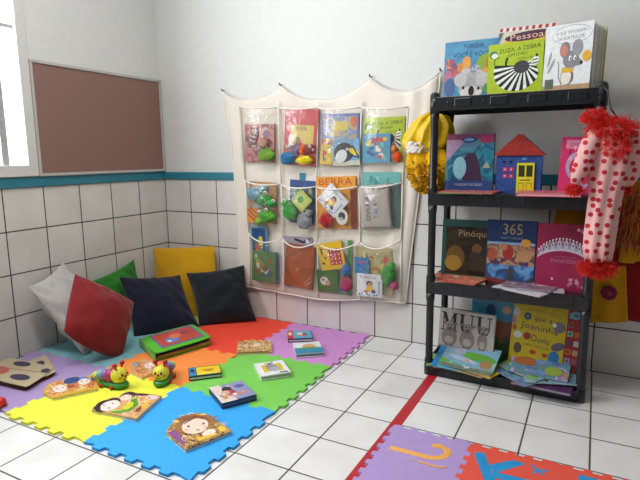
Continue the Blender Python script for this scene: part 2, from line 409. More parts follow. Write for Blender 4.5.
# ================================================================== SHELF RACK
blk = M('1b1d21', 0.33, 'plastic', 0.1)
SX0, SX1, SY0, SY1 = 1.764, 2.384, -0.347, -0.070
rack = thing('shelf_rack', 'black plastic four-tier shelf rack loaded with children\'s books', 'shelf', loc=(SX0, SY0, 0))
def loc(bm, o):
    for v in bm.verts: v.co -= o
    return bm
RO = Vector((SX0, SY0, 0))
ZS = [0.045, 0.408, 0.777, 1.150]
for ix in (0, 1):
    for iy in (0, 1):
        bm = bmesh.new(); x = (SX0 + 0.019, SX1 - 0.019)[ix]; y = (SY0 + 0.017, SY1 - 0.017)[iy]
        segs = [0.0, ] + ZS
        for a, b in zip(ZS[:-1], ZS[1:]):
            tube(bm, [(x, y, a), (x, y, a + 0.02), (x, y, a + 0.03), (x, y, b - 0.085), (x, y, b - 0.075), (x, y, b - 0.05)], 0.016, 14, rs=[0.019, 0.019, 0.0155, 0.0155, 0.018, 0.018])
        tube(bm, [(x, y, 0), (x, y, 0.05)], 0.019, 14)
        ell(bm, (x, y, 1.160), (0.019, 0.019, 0.014)); tube(bm, [(x, y, 1.09), (x, y, 1.160)], 0.0195, 14)
        obj('post', loc(bm, RO), blk, rack)
for z in ZS:
    bm = bmesh.new()
    box(bm, SX0 + 0.02, SY0 + 0.006, z - 0.008, SX1 - 0.02, SY1 - 0.006, z, bev=0.001)
    for b in ((SX0 + 0.012, SY0, z - 0.05, SX1 - 0.012, SY0 + 0.008, z + 0.002), (SX0 + 0.012, SY1 - 0.008, z - 0.05, SX1 - 0.012, SY1, z + 0.002),
              (SX0, SY0 + 0.012, z - 0.05, SX0 + 0.008, SY1 - 0.012, z + 0.002), (SX1 - 0.008, SY0 + 0.012, z - 0.05, SX1, SY1 - 0.012, z + 0.002)):
        box(bm, *b, bev=0.0015)
    for k in range(9): box(bm, SX0 + 0.07 + k * 0.06, SY0 + 0.01, z - 0.03, SX0 + 0.074 + k * 0.06, SY1 - 0.01, z - 0.006)
    for k in range(4):   # moulded label clips on the front rim
        x = SX0 + 0.10 + k * 0.132; box(bm, x, SY0 - 0.004, z - 0.036, x + 0.062, SY0 + 0.002, z - 0.006, bev=0.002)
        box(bm, x - 0.028, SY0 - 0.003, z - 0.024, x - 0.022, SY0 + 0.002, z - 0.016, bev=0.001)
    obj('shelf_board', loc(bm, RO), blk, rack)

# ------------------------------------------------------------------ top shelf books
BK = '1d2230'
z = ZS[3]
a = Art().R(0, 0, 1, 1, illus(('3f7fa8', '5b9cc0', '4a86b0'), 9)).T('PORQUE', 0.36, 0.86, 0.72, 0.94, '1c3550').T('VOCÊ É VOCÊ', 0.16, 0.72, 0.84, 0.83, '1c3550')
a.E(0.3, 0.52, 0.2, 0.09, 'd08a4a', 0.6).E(0.2, 0.45, 0.16, 0.07, 'c06a72', -0.4).E(0.42, 0.6, 0.08, 0.14, 'e0a050').E(0.78, 0.5, 0.2, 0.26, '8fa83a').E(0.85, 0.55, 0.07, 0.2, 'c9672c').E(0.78, 0.42, 0.09, 0.1, 'e2a14c')
a.E(0.14, 0.58, 0.10, 0.14, illus(('d8a080', 'c86a5a', '7a5a80'), 40), 0.5).E(0.08, 0.4, 0.07, 0.12, 'b8788c').E(0.42, 0.44, 0.10, 0.10, 'c8c0c8').E(0.60, 0.46, 0.10, 0.12, illus(('8a8a98', 'c8c8d0', '6f7a90'), 50)).E(0.12, 0.22, 0.10, 0.16, '4f6a98').E(0.88, 0.28, 0.09, 0.16, illus(('a8582c', '5a4a28', 'd89a48'), 50)).E(0.52, 0.22, 0.24, 0.24, illus(('8f9094', 'b4b4b8', 'a2a2a6'), 45)).E(0.32, 0.34, 0.12, 0.12, 'c3bfc0').E(0.72, 0.34, 0.12, 0.12, 'c3bfc0').E(0.52, 0.12, 0.2, 0.1, 'd8d4cc').E(0.53, 0.14, 0.055, 0.085, '201c20').E(0.38, 0.2, 0.025, 0.03, '1d1d22').E(0.66, 0.18, 0.025, 0.03, '1d1d22').E(0.8, 0.16, 0.07, 0.05, '4f9a48')
wallbook(1.786, z, 0.212, 0.232, -0.225, 0.022, 0, '4c8cb8', a, 'blue picture book with a grey koala face, leftmost on the top shelf', lean=5, yaw=2)
a = Art().R(0, 0, 1, 1, 'cfc9b8').R(0.0, 0.94, 1, 1.0, 'e4e0da')
for k in range(9): a.P([(0.02 + k * 0.11, 0.945), (0.075 + k * 0.11, 0.945), (0.085 + k * 0.11, 0.995), (0.03 + k * 0.11, 0.995)], 'b03034')
a.P([(0, 0.75), (0.1, 0.93), (0.02, 0.93)], '5a6a60').E(0.5, 0.80, 0.42, 0.04, 'e0b040', 0.06).E(0.54, 0.86, 0.42, 0.065, '46233e', 0.06).T('Pessoas', 0.22, 0.82, 0.86, 0.905, 'e9b9a4', 0.06).R(0.85, 0, 1, 0.9, 'c3c24a')
wallbook(1.985, z, 0.214, 0.266, -0.215, 0.03, -1, 'c8b23c', a, 'tall book with red and white striped top edge behind the green zebra book', lean=5, yaw=-3)
def zebra_art(full=True):
    a = Art().R(0, 0, 1, 1, 'a9bf22')
    a.E(0.10, 0.80, 0.08, 0.075, '3c7a4a').E(0.12, 0.78, 0.06, 0.05, 'e2e6d8')
    a.T('ZUZA, A ZEBRA', 0.2, 0.82, 0.95, 0.91, '1c2a18', 0.05).T('UM LIVRO', 0.38, 0.74, 0.72, 0.8, '1c2a18', 0.06).T('POP-UP', 0.55, 0.66, 0.82, 0.70, '2c4a28', 0.05)
    hx_, hy_ = 0.62, 0.52; a0, a1 = math.radians(160), math.radians(398); N = 24
    for i in range(N):
        f0, f1 = i / N, (i + 1) / N
        def pt(f, out):
            th = a0 + (a1 - a0) * f
            if not out: return (hx_ + 0.135 * math.cos(th), hy_ + 0.115 * math.sin(th))
            k = 0.42 if f < 0.75 else 0.42 - 0.5 * (f - 0.75)
            return (0.53 + k * math.cos(th), 0.46 + k * 0.93 * math.sin(th))
        a.P([pt(f0, 0), pt(f0, 1), pt(f1, 1), pt(f1, 0)], 'e6e8e0' if i % 2 else '16181c')
    a.E(hx_, hy_, 0.14, 0.12, '3c3a3e').P([(0.78, 0.52), (0.92, 0.55), (0.93, 0.66), (0.86, 0.70), (0.80, 0.64)], 'e6e8e0').L([(0.80, 0.56), (0.92, 0.58)], 0.02, '16181c').L([(0.81, 0.62), (0.91, 0.64)], 0.02, '16181c').E(0.88, 0.71, 0.02, 0.03, '16181c', -0.3)
    a.L([(0.14, 0.56), (0.11, 0.64), (0.14, 0.72), (0.22, 0.74)], 0.012, '2b3a18').L([(0.33, 0.56), (0.34, 0.66), (0.36, 0.72)], 0.035, '16181c')
    return a
ZB = zebra_art()
wallbook(1.968, z, 0.200, 0.196, -0.262, 0.02, 1, 'a9bf22', ZB, 'lime green zebra book standing on the top shelf', lean=5, yaw=-4, spine='8fa020')
a = Art().R(0, 0, 1, 1, 'd9dcdc').R(0, 0, 1, 0.1, 'b28c68').E(0.56, 0.84, 0.42, 0.14, '9aa0a2').E(0.56, 0.84, 0.41, 0.13, 'dcdfdf')
a.T('O QUE TEM DENTRO', 0.22, 0.845, 0.9, 0.90, '5d6468', 0.04).T('DA SUA FRALDA?', 0.26, 0.77, 0.84, 0.825, '5d6468', 0.04)
a.E(0.17, 0.4, 0.13, 0.03, '8c9794', 1.0).E(0.12, 0.5, 0.12, 0.025, '8c9794', 1.3).R(0.05, 0.05, 0.24, 0.2, '4e5c50')
a.L([(0.42, 0.1), (0.34, 0.22), (0.33, 0.4), (0.3, 0.46)], 0.02, '8a7a70').E(0.52, 0.22, 0.14, 0.13, '6e6a6a').E(0.5, 0.21, 0.11, 0.11, 'ddd7cb').R(0.4, 0.28, 0.64, 0.36, 'd0a818').E(0.58, 0.47, 0.17, 0.13, '7d7d80').E(0.71, 0.43, 0.1, 0.06, '7d7d80', -0.3).E(0.8, 0.41, 0.03, 0.03, '18181a')
a.E(0.44, 0.62, 0.11, 0.12, '77777a').E(0.42, 0.61, 0.08, 0.09, 'c07a6c').E(0.7, 0.64, 0.11, 0.12, '8c8c90').E(0.56, 0.49, 0.03, 0.04, 'e8e8e8').E(0.66, 0.49, 0.03, 0.04, 'e8e8e8').E(0.57, 0.48, 0.013, 0.02, '18181a').E(0.67, 0.48, 0.013, 0.02, '18181a')
a.E(0.9, 0.5, 0.09, 0.08, 'd9a425').L([(0.46, 0.09), (0.44, 0.03)], 0.02, '6e6a6a').L([(0.58, 0.09), (0.6, 0.03)], 0.02, '6e6a6a').T('texto', 0.78, 0.13, 0.93, 0.16, 'a0a4a4') if False else a.E(0.9, 0.5, 0.09, 0.08, 'd9a425')
# open pop-up book: front cover at the left, page fan behind
def popup_book():
    P0 = bw(541.5, 96, -0.275); P0.z = z; ang = math.radians(-13)
    mt4 = Matrix.Translation(P0) @ Matrix.Rotation(ang, 4, 'Z') @ Matrix.Rotation(math.radians(-4), 4, 'X')
    wd, hg = 0.163, 0.236
    r = thing('picture_book', 'white mouse picture book with fanned pages, rightmost on the top shelf', 'book', mat=mt4)
    bm = bmesh.new(); slots = [M('e3e3de', 0.4)]; box(bm, 0, 0, 0, wd * 0.98, 0.003, hg); a.emit(bm, slots, wd * 0.98, hg); obj('front_cover', bm, slots, r)
    for k in range(5):
        bm = bmesh.new(); q = Matrix.Rotation(math.radians(4.2 * (k + 1)), 4, 'Z')
        box(bm, 0, 0.004 + 0.003 * k, 0.002, wd * (1.03 + 0.045 * k), 0.0055 + 0.003 * k, hg - 0.003, M4=q)
        obj('page', bm, M(('ebebe2', 'e2e2d4', 'eeeee2', 'dcdcc4', 'eae8d4')[k], 0.6), r)
    bm = bmesh.new(); q = Matrix.Rotation(math.radians(25), 4, 'Z'); box(bm, 0, 0.02, 0, wd * 1.27, 0.024, hg * 0.99, M4=q); obj('back_cover', bm, M('cfc978', 0.5), r)
popup_book()

# ------------------------------------------------------------------ second shelf
z = ZS[2]
a = Art().R(0, 0, 1, 1, illus(('246c84', '2f8498', '1a4f70', '4a90a0', '5a7a98'), 14)).R(0, 0.90, 1, 1, '7a3a5c').P([(0, 0.5), (0, 0.9), (0.42, 0.9), (0.2, 0.7)], 'a98aa8').R(0, 0, 1, 0.17, '27407c').E(0.48, 0.90, 0.15, 0.055, '22356e').E(0.48, 0.90, 0.11, 0.03, '6f9bc0').R(0.72, 0.84, 0.97, 0.96, 'a13060')
a.P([(0.78, 0.4), (0.86, 0.52), (0.94, 0.4)], '9aa080').P([(0.38, 0.17), (0.3, 0.45), (0.45, 0.66), (0.62, 0.66), (0.72, 0.45), (0.78, 0.17)], '3c2440').E(0.3, 0.4, 0.14, 0.2, '8cc0d0').P([(0.1, 0.17), (0.16, 0.32), (0.22, 0.17)], '1c5068')
a.T('COLEÇÃO DE GELO', 0.2, 0.07, 0.78, 0.13, 'c9c9d8')
wallbook(1.812, z + 0.009, 0.190, 0.226, -0.255, 0.018, 0, '6a3a5c', a, 'teal storybook with purple top edge, left on the second shelf', lean=4, yaw=0)
# toy house of blue brick with red roof
hm = Matrix.Translation((2.013, -0.245, z)) @ Matrix.Rotation(math.radians(0), 4, 'Z')
hr = thing('house_book', 'blue brick house-shaped box with red roof and yellow door', 'toy house', mat=hm)
brick, n, l, b = base('blue_brick'); tc = n.new('ShaderNodeTexCoord'); mp = n.new('ShaderNodeMapping'); mp.inputs['Rotation'].default_value = (PI / 2, 0, 0); br = n.new('ShaderNodeTexBrick')
l.new(tc.outputs['Object'], mp.inputs[0]); l.new(mp.outputs[0], br.inputs[0]); br.inputs['Scale'].default_value = 36; br.inputs['Color1'].default_value = lin('2b4f9c'); br.inputs['Color2'].default_value = lin('3a62b0'); br.inputs['Mortar'].default_value = lin('1c2c58')
br.inputs['Mortar Size'].default_value = 0.04; l.new(br.outputs[0], b.inputs['Base Color']); b.inputs['Roughness'].default_value = 0.4
wd, hg, dp = 0.166, 0.150, 0.06
bm = bmesh.new(); slots = [brick]
prism(bm, [(0, 0), (wd, 0), (wd, hg), (wd / 2 + 0.002, hg + 0.066), (0, hg)], 0, dp, 0); bmesh.ops.recalc_face_normals(bm, faces=bm.faces)
aa = Art().R(0.0, 0.93, 1, 1.0, '24366e').R(0.14, 0.77, 0.22, 0.85, '1c1c34').R(0.28, 0.77, 0.36, 0.85, '1c1c34').E(0.62, 0.89, 0.05, 0.03, '5a9ab0')
for (u, v) in ((0.2, 0.62), (0.34, 0.62), (0.2, 0.45), (0.34, 0.45)): aa.R(u - 0.05, v - 0.055, u + 0.05, v + 0.055, 'c23a6e').E(u, v, 0.02, 0.02, 'e8c0d0')
aa.T('CASA', 0.25, 0.80, 0.4, 0.84, '1c1c30') if False else None
aa.emit(bm, slots, wd, hg); KEEP.append(bm); obj('wall_box', bm, slots, hr)
roofm, n, l, b = base('roof_scales'); tc = n.new('ShaderNodeTexCoord'); mp = n.new('ShaderNodeMapping'); mp.inputs['Rotation'].default_value = (PI / 2, 0, 0); br = n.new('ShaderNodeTexBrick')
l.new(tc.outputs['Object'], mp.inputs[0]); l.new(mp.outputs[0], br.inputs[0]); br.inputs['Scale'].default_value = 40; br.inputs['Color1'].default_value = lin('c93a2c'); br.inputs['Color2'].default_value = lin('b02c26'); br.inputs['Mortar'].default_value = lin('6a1a1a'); br.inputs['Mortar Size'].default_value = 0.05
l.new(br.outputs[0], b.inputs['Base Color']); b.inputs['Roughness'].default_value = 0.45
bm = bmesh.new(); prism(bm, [(-0.012, hg - 0.003), (wd + 0.012, hg - 0.003), (wd / 2 + 0.006, hg + 0.078), (wd / 2 - 0.006, hg + 0.078)], -0.006, dp + 0.006); obj('roof', bm, roofm, hr)
bm = bmesh.new(); slots = [M('d8cf26', 0.4)]; box(bm, 0.078, -0.006, 0, 0.142, 0, 0.118)
d = Art().R(0.1, 0.55, 0.45, 0.92, '2a3416').R(0.55, 0.55, 0.9, 0.92, '2a3416').R(0.1, 0.06, 0.44, 0.36, 'b8a01e').R(0.56, 0.06, 0.9, 0.36, 'b8a01e').R(0.16, 0.10, 0.38, 0.31, 'd8cf26').R(0.62, 0.10, 0.84, 0.31, 'd8cf26').R(0.2, 0.42, 0.8, 0.46, '7a6a10')
bmesh.ops.recalc_face_normals(bm, faces=bm.faces)
d.emit(bm, slots, 0.064, 0.118, -0.006, fn=lambda a_, b_, t_: (a_ + 0.078, t_, b_)); KEEP.append(bm); obj('door', bm, slots, hr)
a = Art().R(0, 0, 1, 1, 'd0356e').R(0.1, 0.80, 1, 0.95, 'e58fb0').T('princesa', 0.2, 0.83, 0.95, 0.91, 'c23068')
a.E(0.38, 0.5, 0.25, 0.25, 'b8a0c0').E(0.72, 0.5, 0.25, 0.25, 'b8a0c0').P([(0.16, 0.42), (0.94, 0.42), (0.55, 0.1)], 'b8a0c0').E(0.4, 0.48, 0.19, 0.18, 'c22a50').E(0.7, 0.48, 0.19, 0.18, 'c22a50').P([(0.24, 0.42), (0.86, 0.42), (0.55, 0.18)], 'c22a50').E(0.5, 0.42, 0.16, 0.1, 'e0a090', 0.6).S(10, ('e9b0c8', 'a8224e', 'f0d0d8'), 4, r=0.07)
wallbook(2.238, z, 0.16, 0.215, -0.255, 0.02, -2, 'c22a62', a, 'bright pink book with a heart on its cover beside the blue house', lean=4, yaw=0)
# flat books there
def flat(P, t, cover, art, label, **k):
    """P near-left, near-right, far-left corner at the top face"""
    return book(P[0], P[1], P[2], t, cover, art, label, **k)
def flatc(cx, cy, z0, w, h, t, deg, cover, art, label, **k):
    mt4 = Matrix.Translation((cx, cy, z0 + t)) @ Matrix.Rotation(math.radians(deg), 4, 'Z') @ Matrix.Rotation(-PI / 2, 4, 'X') @ Matrix.Translation((-w / 2, 0, -h / 2))
    return bookm(mt4, w, h, t, cover, art, label, **k)
flatc(1.887, -0.258, z, 0.17, 0.23, 0.003, 6, '5f9a4e', None, 'thin green booklet lying under the red one on the second shelf', name='booklet')
flatc(1.925, -0.285, z + 0.003, 0.215, 0.18, 0.006, -4, 'a84a48', Art().R(0.02, 0.02, 0.98, 0.98, 'b5605a').S(6, ('8a2f34', 'c98a70', 'd9c0a8'), 7), 'thin dark red book lying below the teal storybook', name='booklet', pages='d8b8a0')
flatc(2.213, -0.318, z, 0.215, 0.15, 0.013, 4, 'd8717e', Art().R(0, 0, 1, 1, 'd4707c').R(0.04, 0.05, 0.96, 0.95, 'cc6470'), 'pink book lying flat in front of the toy house', pages='f0bcc4')
flatc(2.25, -0.17, z, 0.13, 0.10, 0.006, 20, 'e4dcdc', None, 'small white booklet lying beside the pink heart book', name='booklet')

# ------------------------------------------------------------------ third shelf
z = ZS[1]
a = Art().R(0, 0, 1, 1, '1d4a46').R(0.08, 0.02, 1, 0.88, illus(('1c1a14', '2a2416', '3a2c18', '14140f'), 12)).E(0.3, 0.32, 0.2, 0.22, '6a4a1e').E(0.26, 0.22, 0.18, 0.14, '9a7428').E(0.75, 0.5, 0.1, 0.09, '7a5030').P([(0.62, 0.1), (0.6, 0.4), (0.75, 0.45), (0.9, 0.35), (0.95, 0.1)], '3c2a20').T('Pinóquio', 0.36, 0.67, 1.08, 0.82, 'b09272')
wallbook(1.797, z + 0.012, 0.196, 0.238, -0.225, 0.02, 0, '1a4844', a, 'dark green Pinóquio storybook, left on the third shelf', lean=4, yaw=0, pages='c8a870')
a = Art().R(0, 0, 1, 1, '18325f').R(0.02, 0.0, 0.98, 0.3, illus(('2a62a8', '6a9cc8', '1f4f8c', '40403a'), 16)).R(0.02, 0.62, 0.98, 0.66, '8fb0d0').R(0.02, 0.3, 0.98, 0.62, illus(('35486e', '9a5c3c', 'b8a080', '7a2a26', '2a3c64'), 30))
a.E(0.45, 0.5, 0.11, 0.12, '9c2a28').E(0.36, 0.58, 0.08, 0.06, 'b87a50').E(0.14, 0.46, 0.1, 0.1, 'a85038').E(0.78, 0.46, 0.16, 0.1, 'b08458').E(0.8, 0.66, 0.1, 0.06, 'd8a040').R(0.02, 0, 0.98, 0.05, '7a3030').P([(0, 0.1), (0.9, 0.02), (0.0, 0.0)], '7a3038')
a.T('365', 0.33, 0.78, 0.72, 0.95, 'a8926c').T('HISTÓRIAS', 0.3, 0.71, 0.74, 0.75, '8c9ab0')
wallbook(1.985, z, 0.190, 0.258, -0.245, 0.035, 0, '1c2c4c', a, 'dark blue storybook with 365 on its cover, in the middle of the third shelf', lean=4, yaw=0)
a = Art().R(0, 0, 1, 1, illus(('781438', '8a1a44', '96204c'), 5)); sv = 'c4c0cc'
def tiara(a):
    import math as mm
    def q(f, r): th = PI * (0.80 - 0.62 * f); return (0.5 + 0.60 * mm.cos(th) * 0.98 + 0.0, 0.30 + r * mm.sin(th))
    for i in range(18):
        f0, f1 = i / 18, (i + 1) / 18
        a.P([q(f0, 0.30), q(f1, 0.30), q(f1, 0.335), q(f0, 0.335)], sv)
        hgt = 0.09 + 0.06 * mm.sin(PI * (i + 0.5) / 18)
        x, y = q((f0 + f1) / 2, 0.335); a.P([q(f0, 0.335), q(f1, 0.335), (q(f1, 0.335)[0], y + hgt * 0.62), (x, y + hgt), (q(f0, 0.335)[0], y + hgt * 0.62)], sv if i % 2 else 'a294ac').E(x, y + hgt, 0.016, 0.014, 'e4e0e8').E(x, y + hgt * 0.45, 0.014, 0.016, '5c2040')
tiara(a)
a.T('HISTÓRIAS DE', 0.34, 0.50, 0.74, 0.525, 'b06080').T('PRINCESAS', 0.28, 0.42, 0.8, 0.475, 'b87090').E(0.33, 0.17, 0.02, 0.02, 'd8c0cc')
a.S(16, ('c07a98', 'd09ab0', 'a84a70'), 9, 0.58, 0.02, 0.98, 0.24, 0.05).S(8, ('b86a8c', 'c890a8'), 19, 0.7, 0.84, 0.98, 0.98, 0.04)
wallbook(2.178, z, 0.190, 0.256, -0.262, 0.03, 0, '7c1840', a, 'crimson princess book with a silver tiara on its cover', lean=4, yaw=-4)
for k, (cx, cy, dg, c, lb, w_, h_) in enumerate(((1.885, -0.245, 12, 'd8b89a', 'cream booklet, lowest of the thin pile before the dark green storybook', 0.20, 0.17), (1.875, -0.268, -6, 'b8443c', 'red booklet lying in the thin pile before the dark green storybook', 0.20, 0.15), (1.905, -0.262, -14, 'c8705c', 'salmon booklet on top of the pile before the dark green storybook', 0.17, 0.14))):
    flatc(cx, cy, z + 0.0045 * k, w_, h_, 0.004, dg, c, Art().S(9, ('d9c9b0', 'a83a34', '8aa060', 'e0a060'), 30 + k, r=0.13), lb, name='booklet', group='thin booklets on the third shelf')
for k, (cx, cy, dg, c, lb, w_, h_) in enumerate(((2.148, -0.305, -24, 'cfcdd2', 'white leaflet, lowest of the pile in front of the tiara book', 0.20, 0.14), (2.20, -0.275, 5, 'b8b0b8', 'pale booklet in the middle of the pile in front of the tiara book', 0.17, 0.14), (2.165, -0.275, -12, '8a7484', 'mauve printed booklet on top of the pile in front of the tiara book', 0.19, 0.12))):
    flatc(cx, cy, z + 0.0045 * k, w_, h_, 0.004, dg, c, Art().S((0, 8, 16)[k], ('a8a0b0', '7c5a60', 'd8d0d0', 'b08468'), 40 + k, r=0.11), lb, name='booklet', group='pale booklets on the third shelf')

# ------------------------------------------------------------------ bottom shelf
z = ZS[0]
a = Art().R(0, 0, 1, 1, 'a9a5a1')
ink = '1b1b1d'
def serif_u(x0, w_):
    a.R(x0 + 0.02, 0.60, x0 + 0.075, 0.92, ink).R(x0 - 0.01, 0.90, x0 + 0.10, 0.93, ink).R(x0 + w_ - 0.045, 0.60, x0 + w_ - 0.025, 0.92, ink).R(x0 + w_ - 0.08, 0.90, x0 + w_ + 0.01, 0.93, ink)
    a.P([(x0 + 0.02, 0.62), (x0 + 0.075, 0.62), (x0 + 0.10, 0.53), (x0 + w_ * 0.55, 0.49), (x0 + w_ - 0.06, 0.53), (x0 + w_ - 0.045, 0.62), (x0 + w_ - 0.025, 0.62), (x0 + w_ - 0.05, 0.49), (x0 + w_ * 0.55, 0.43), (x0 + 0.05, 0.49)], ink)
a.R(0.07, 0.45, 0.09, 0.92, ink).P([(0.05, 0.93), (0.12, 0.93), (0.20, 0.60), (0.17, 0.50)], ink).L([(0.18, 0.52), (0.27, 0.93)], 0.02, ink).R(0.255, 0.45, 0.31, 0.93, ink).R(0.04, 0.44, 0.12, 0.47, ink).R(0.23, 0.44, 0.34, 0.47, ink).R(0.03, 0.905, 0.1, 0.93, ink).R(0.26, 0.905, 0.34, 0.93, ink)
serif_u(0.37, 0.26); serif_u(0.68, 0.26)
for cx, rx in ((0.20, 0.145), (0.53, 0.14), (0.80, 0.09)):
    a.E(cx, 0.28, rx, 0.24, '7d726e').E(cx, 0.57, rx * 0.6, 0.13, '8c827e').E(cx - rx * 0.7, 0.64, 0.04, 0.04, '6e6460', 0.5).E(cx + rx * 0.7, 0.64, 0.04, 0.04, '6e6460', -0.5).E(cx, 0.2, rx * 0.55, 0.1, 'a09a8c').E(cx, 0.50, rx * 0.35, 0.05, '5c5250').E(cx - 0.03, 0.60, 0.012, 0.02, ink).E(cx + 0.03, 0.60, 0.012, 0.02, ink).R(cx - rx * 0.5, 0.05, cx - rx * 0.3, 0.1, '5c5250').R(cx + rx * 0.3, 0.05, cx + rx * 0.5, 0.1, '5c5250')
a.R(0, 0, 1, 0.05, '8c8884').E(0.55, 0.03, 0.015, 0.02, '7a2020')
wallbook(1.800, z + 0.060, 0.234, 0.165, -0.255, 0.025, -1, 'a8a4a0', a, 'grey and white MUU book with three farm animals on the bottom shelf', lean=6, yaw=-2)
a = Art().R(0, 0, 1, 1, illus(('1f6fa0', '2a86b4', '3a98b8'), 10)).P([(0, 0), (1, 0), (1, 0.5), (0, 0.55)], '4f7a3c').P([(0.2, 0.42), (0.95, 0.38), (1, 0.62), (0.4, 0.68)], 'a0583c').E(0.72, 0.84, 0.09, 0.06, 'c8a080').E(0.4, 0.8, 0.1, 0.12, '16507c').E(0.25, 0.68, 0.12, 0.07, 'a8805c').S(8, ('3c6a34', '6a8a40', 'a06a40'), 8, 0.1, 0.05, 0.9, 0.6)
wallbook(1.925, z, 0.20, 0.275, -0.185, 0.02, 0, '1f6fa0', a, 'blue and green picture book standing behind the MUU book', lean=3)
a = Art().R(0, 0, 1, 1, 'b8a41a').R(0.79, 0.0, 1, 1.0, '8c1f2c')
a.T('CLIQUE E OUÇA', 0.2, 0.87, 0.7, 0.9, '6a5a20', -0.1).E(0.22, 0.79, 0.055, 0.055, '26486e').T('O', 0.2, 0.77, 0.24, 0.81, 'c7b41f').T('que a', 0.32, 0.72, 0.58, 0.79, '3a2a30', -0.03)
a.T('Joaninha', 0.13, 0.57, 0.68, 0.69, '4c2a48', -0.08).E(0.24, 0.50, 0.055, 0.055, '8a2430').T('Ouviu', 0.30, 0.43, 0.58, 0.53, '3a2a48', -0.08).T('LIVRO COM SONS', 0.2, 0.35, 0.58, 0.38, '5a4a20', -0.06)
a.E(0.05, 0.83, 0.05, 0.06, 'b8b8c0').E(0.03, 0.7, 0.03, 0.05, 'a06a80').E(0.1, 0.5, 0.06, 0.055, 'c8c8c4').E(0.04, 0.6, 0.03, 0.04, 'a04838').E(0.69, 0.7, 0.09, 0.08, '6e6a72').E(0.62, 0.72, 0.03, 0.03, 'dcdcdc').E(0.7, 0.42, 0.1, 0.06, '5a5664', 0.4).E(0.66, 0.25, 0.08, 0.1, '2372a8').E(0.35, 0.28, 0.05, 0.035, 'a03c28').E(0.53, 0.26, 0.04, 0.03, 'a03c28').E(0.12, 0.3, 0.06, 0.08, '54483a').E(0.3, 0.12, 0.2, 0.07, '80502c').E(0.66, 0.1, 0.14, 0.06, '3f8a50')
for k, (c1, c2) in enumerate((('6a9cb0', '8c1f2c'), ('8a4a3c', '8c1f2c'), ('7aa088', 'b8552c'), ('5c2a50', 'a8a090'), ('c05a28', 'a88a70'), ('8a86a0', '7c4a60'), ('3f5a8a', 'a03a34'))):
    a.R(0.81, 0.86 - k * 0.13, 0.89, 0.94 - k * 0.13, c1).R(0.91, 0.86 - k * 0.13, 0.985, 0.94 - k * 0.13, c2).E(0.85, 0.90 - k * 0.13, 0.02, 0.02, '2c4a3a')
a.E(0.9, 0.91, 0.07, 0.06, '6f9cae').E(0.9, 0.91, 0.03, 0.025, '3c6a80')
wallbook(2.090, z + 0.012, 0.256, 0.282, -0.235, 0.022, -3, 'b8a51c', a, 'yellow ladybird sound book with a red strip of picture buttons', lean=4, yaw=0)
# fanned magazines, left pile
def leaf(cx, cy, z0, w_, h_, dg, c, art, label, curl=0.0, group='loose magazines on the bottom shelf', tilt=0.0):
    """thin magazine with slight curl"""
    mt4 = Matrix.Translation((cx, cy, z0)) @ Matrix.Rotation(math.radians(dg), 4, 'Z') @ Matrix.Rotation(math.radians(tilt), 4, 'X')
    root = thing('magazine', label, 'magazine', mat=mt4, group=group)
    N = 8; T = 0.003
    def hh(u): return curl * (u * u) * 4
    bm = bmesh.new(); slots = [c if not isinstance(c, str) else M(c, 0.35)]; rdm = random.Random(int(w_ * 1000 + dg * 7))
    top = [[bm.verts.new((w_ * (i / N - 0.5), h_ * (j - 0.5), T + hh(i / N - 0.5))) for i in range(N + 1)] for j in (0, 1)]
    mid = [[bm.verts.new((w_ * (i / N - 0.5), h_ * (j - 0.5), T - 0.001 + hh(i / N - 0.5))) for i in range(N + 1)] for j in (0, 1)]
    for i in range(N):
        bm.faces.new((top[0][i], top[0][i + 1], top[1][i + 1], top[1][i])); bm.faces.new((mid[0][i], mid[1][i], mid[1][i + 1], mid[0][i + 1]))
        for j in (0, 1): bm.faces.new((top[j][i], mid[j][i], mid[j][i + 1], top[j][i + 1]))
    for i in (0, N): bm.faces.new((top[0][i], top[1][i], mid[1][i], mid[0][i]))
    bmesh.ops.recalc_face_normals(bm, faces=bm.faces)
    if art: art.emit(bm, slots, w_, h_, T, -0.00012, fn=lambda a_, b_, t_: (a_ - w_ / 2, b_ - h_ / 2, t_ + hh(a_ / w_ - 0.5) + 0.0003))
    KEEP.append(bm); obj('cover', bm, slots, root)
    bm = bmesh.new()
    top = [[bm.verts.new((w_ * 0.99 * (i / N - 0.5), h_ * 0.985 * (j - 0.5), T - 0.001 + hh(i / N - 0.5) - d_)) for i in range(N + 1)] for d_ in (0, 0.0018) for j in (0, 1)]
    for i in range(N):
        bm.faces.new((top[0][i], top[0][i + 1], top[1][i + 1], top[1][i])); bm.faces.new((top[2][i], top[2][i + 1], top[3][i + 1], top[3][i]))
        for j in (0, 1): bm.faces.new((top[j][i], top[j + 2][i], top[j + 2][i + 1], top[j][i + 1]))
    obj('pages', bm, M('dcd6c8', 0.7), root)
    return root
def strips(seed, cols, n=7):
    a = Art().R(0, 0, 1, 1, illus(tuple(cols) + (cols[0],), 18)); rd = random.Random(seed); return a.S(16, tuple(cols) + ('d8d4c8', '3f5a48'), seed, r=0.12)
    for i in range(n): a.P([(0, i / n), (1, (i + rd.uniform(-0.4, 0.4)) / n if 0 < i < n else i / n), (1, min(1, (i + 1.3) / n)), (0, min(1, (i + 1.2) / n))], cols[i % len(cols)])
    return a.S(10, cols, seed, r=0.12)
leaf(1.875, -0.262, z, 0.20, 0.15, 24, 'c8673c', strips(1, ('c8673c', 'd88a50', '5f9a50')), 'orange magazine poking out at the left of the bottom pile')
leaf(1.87, -0.285, z + 0.005, 0.20, 0.14, 10, '6fa83c', strips(2, ('7ab04a', 'd0d060', '5a9048')), 'lime green magazine near the bottom of the left pile')
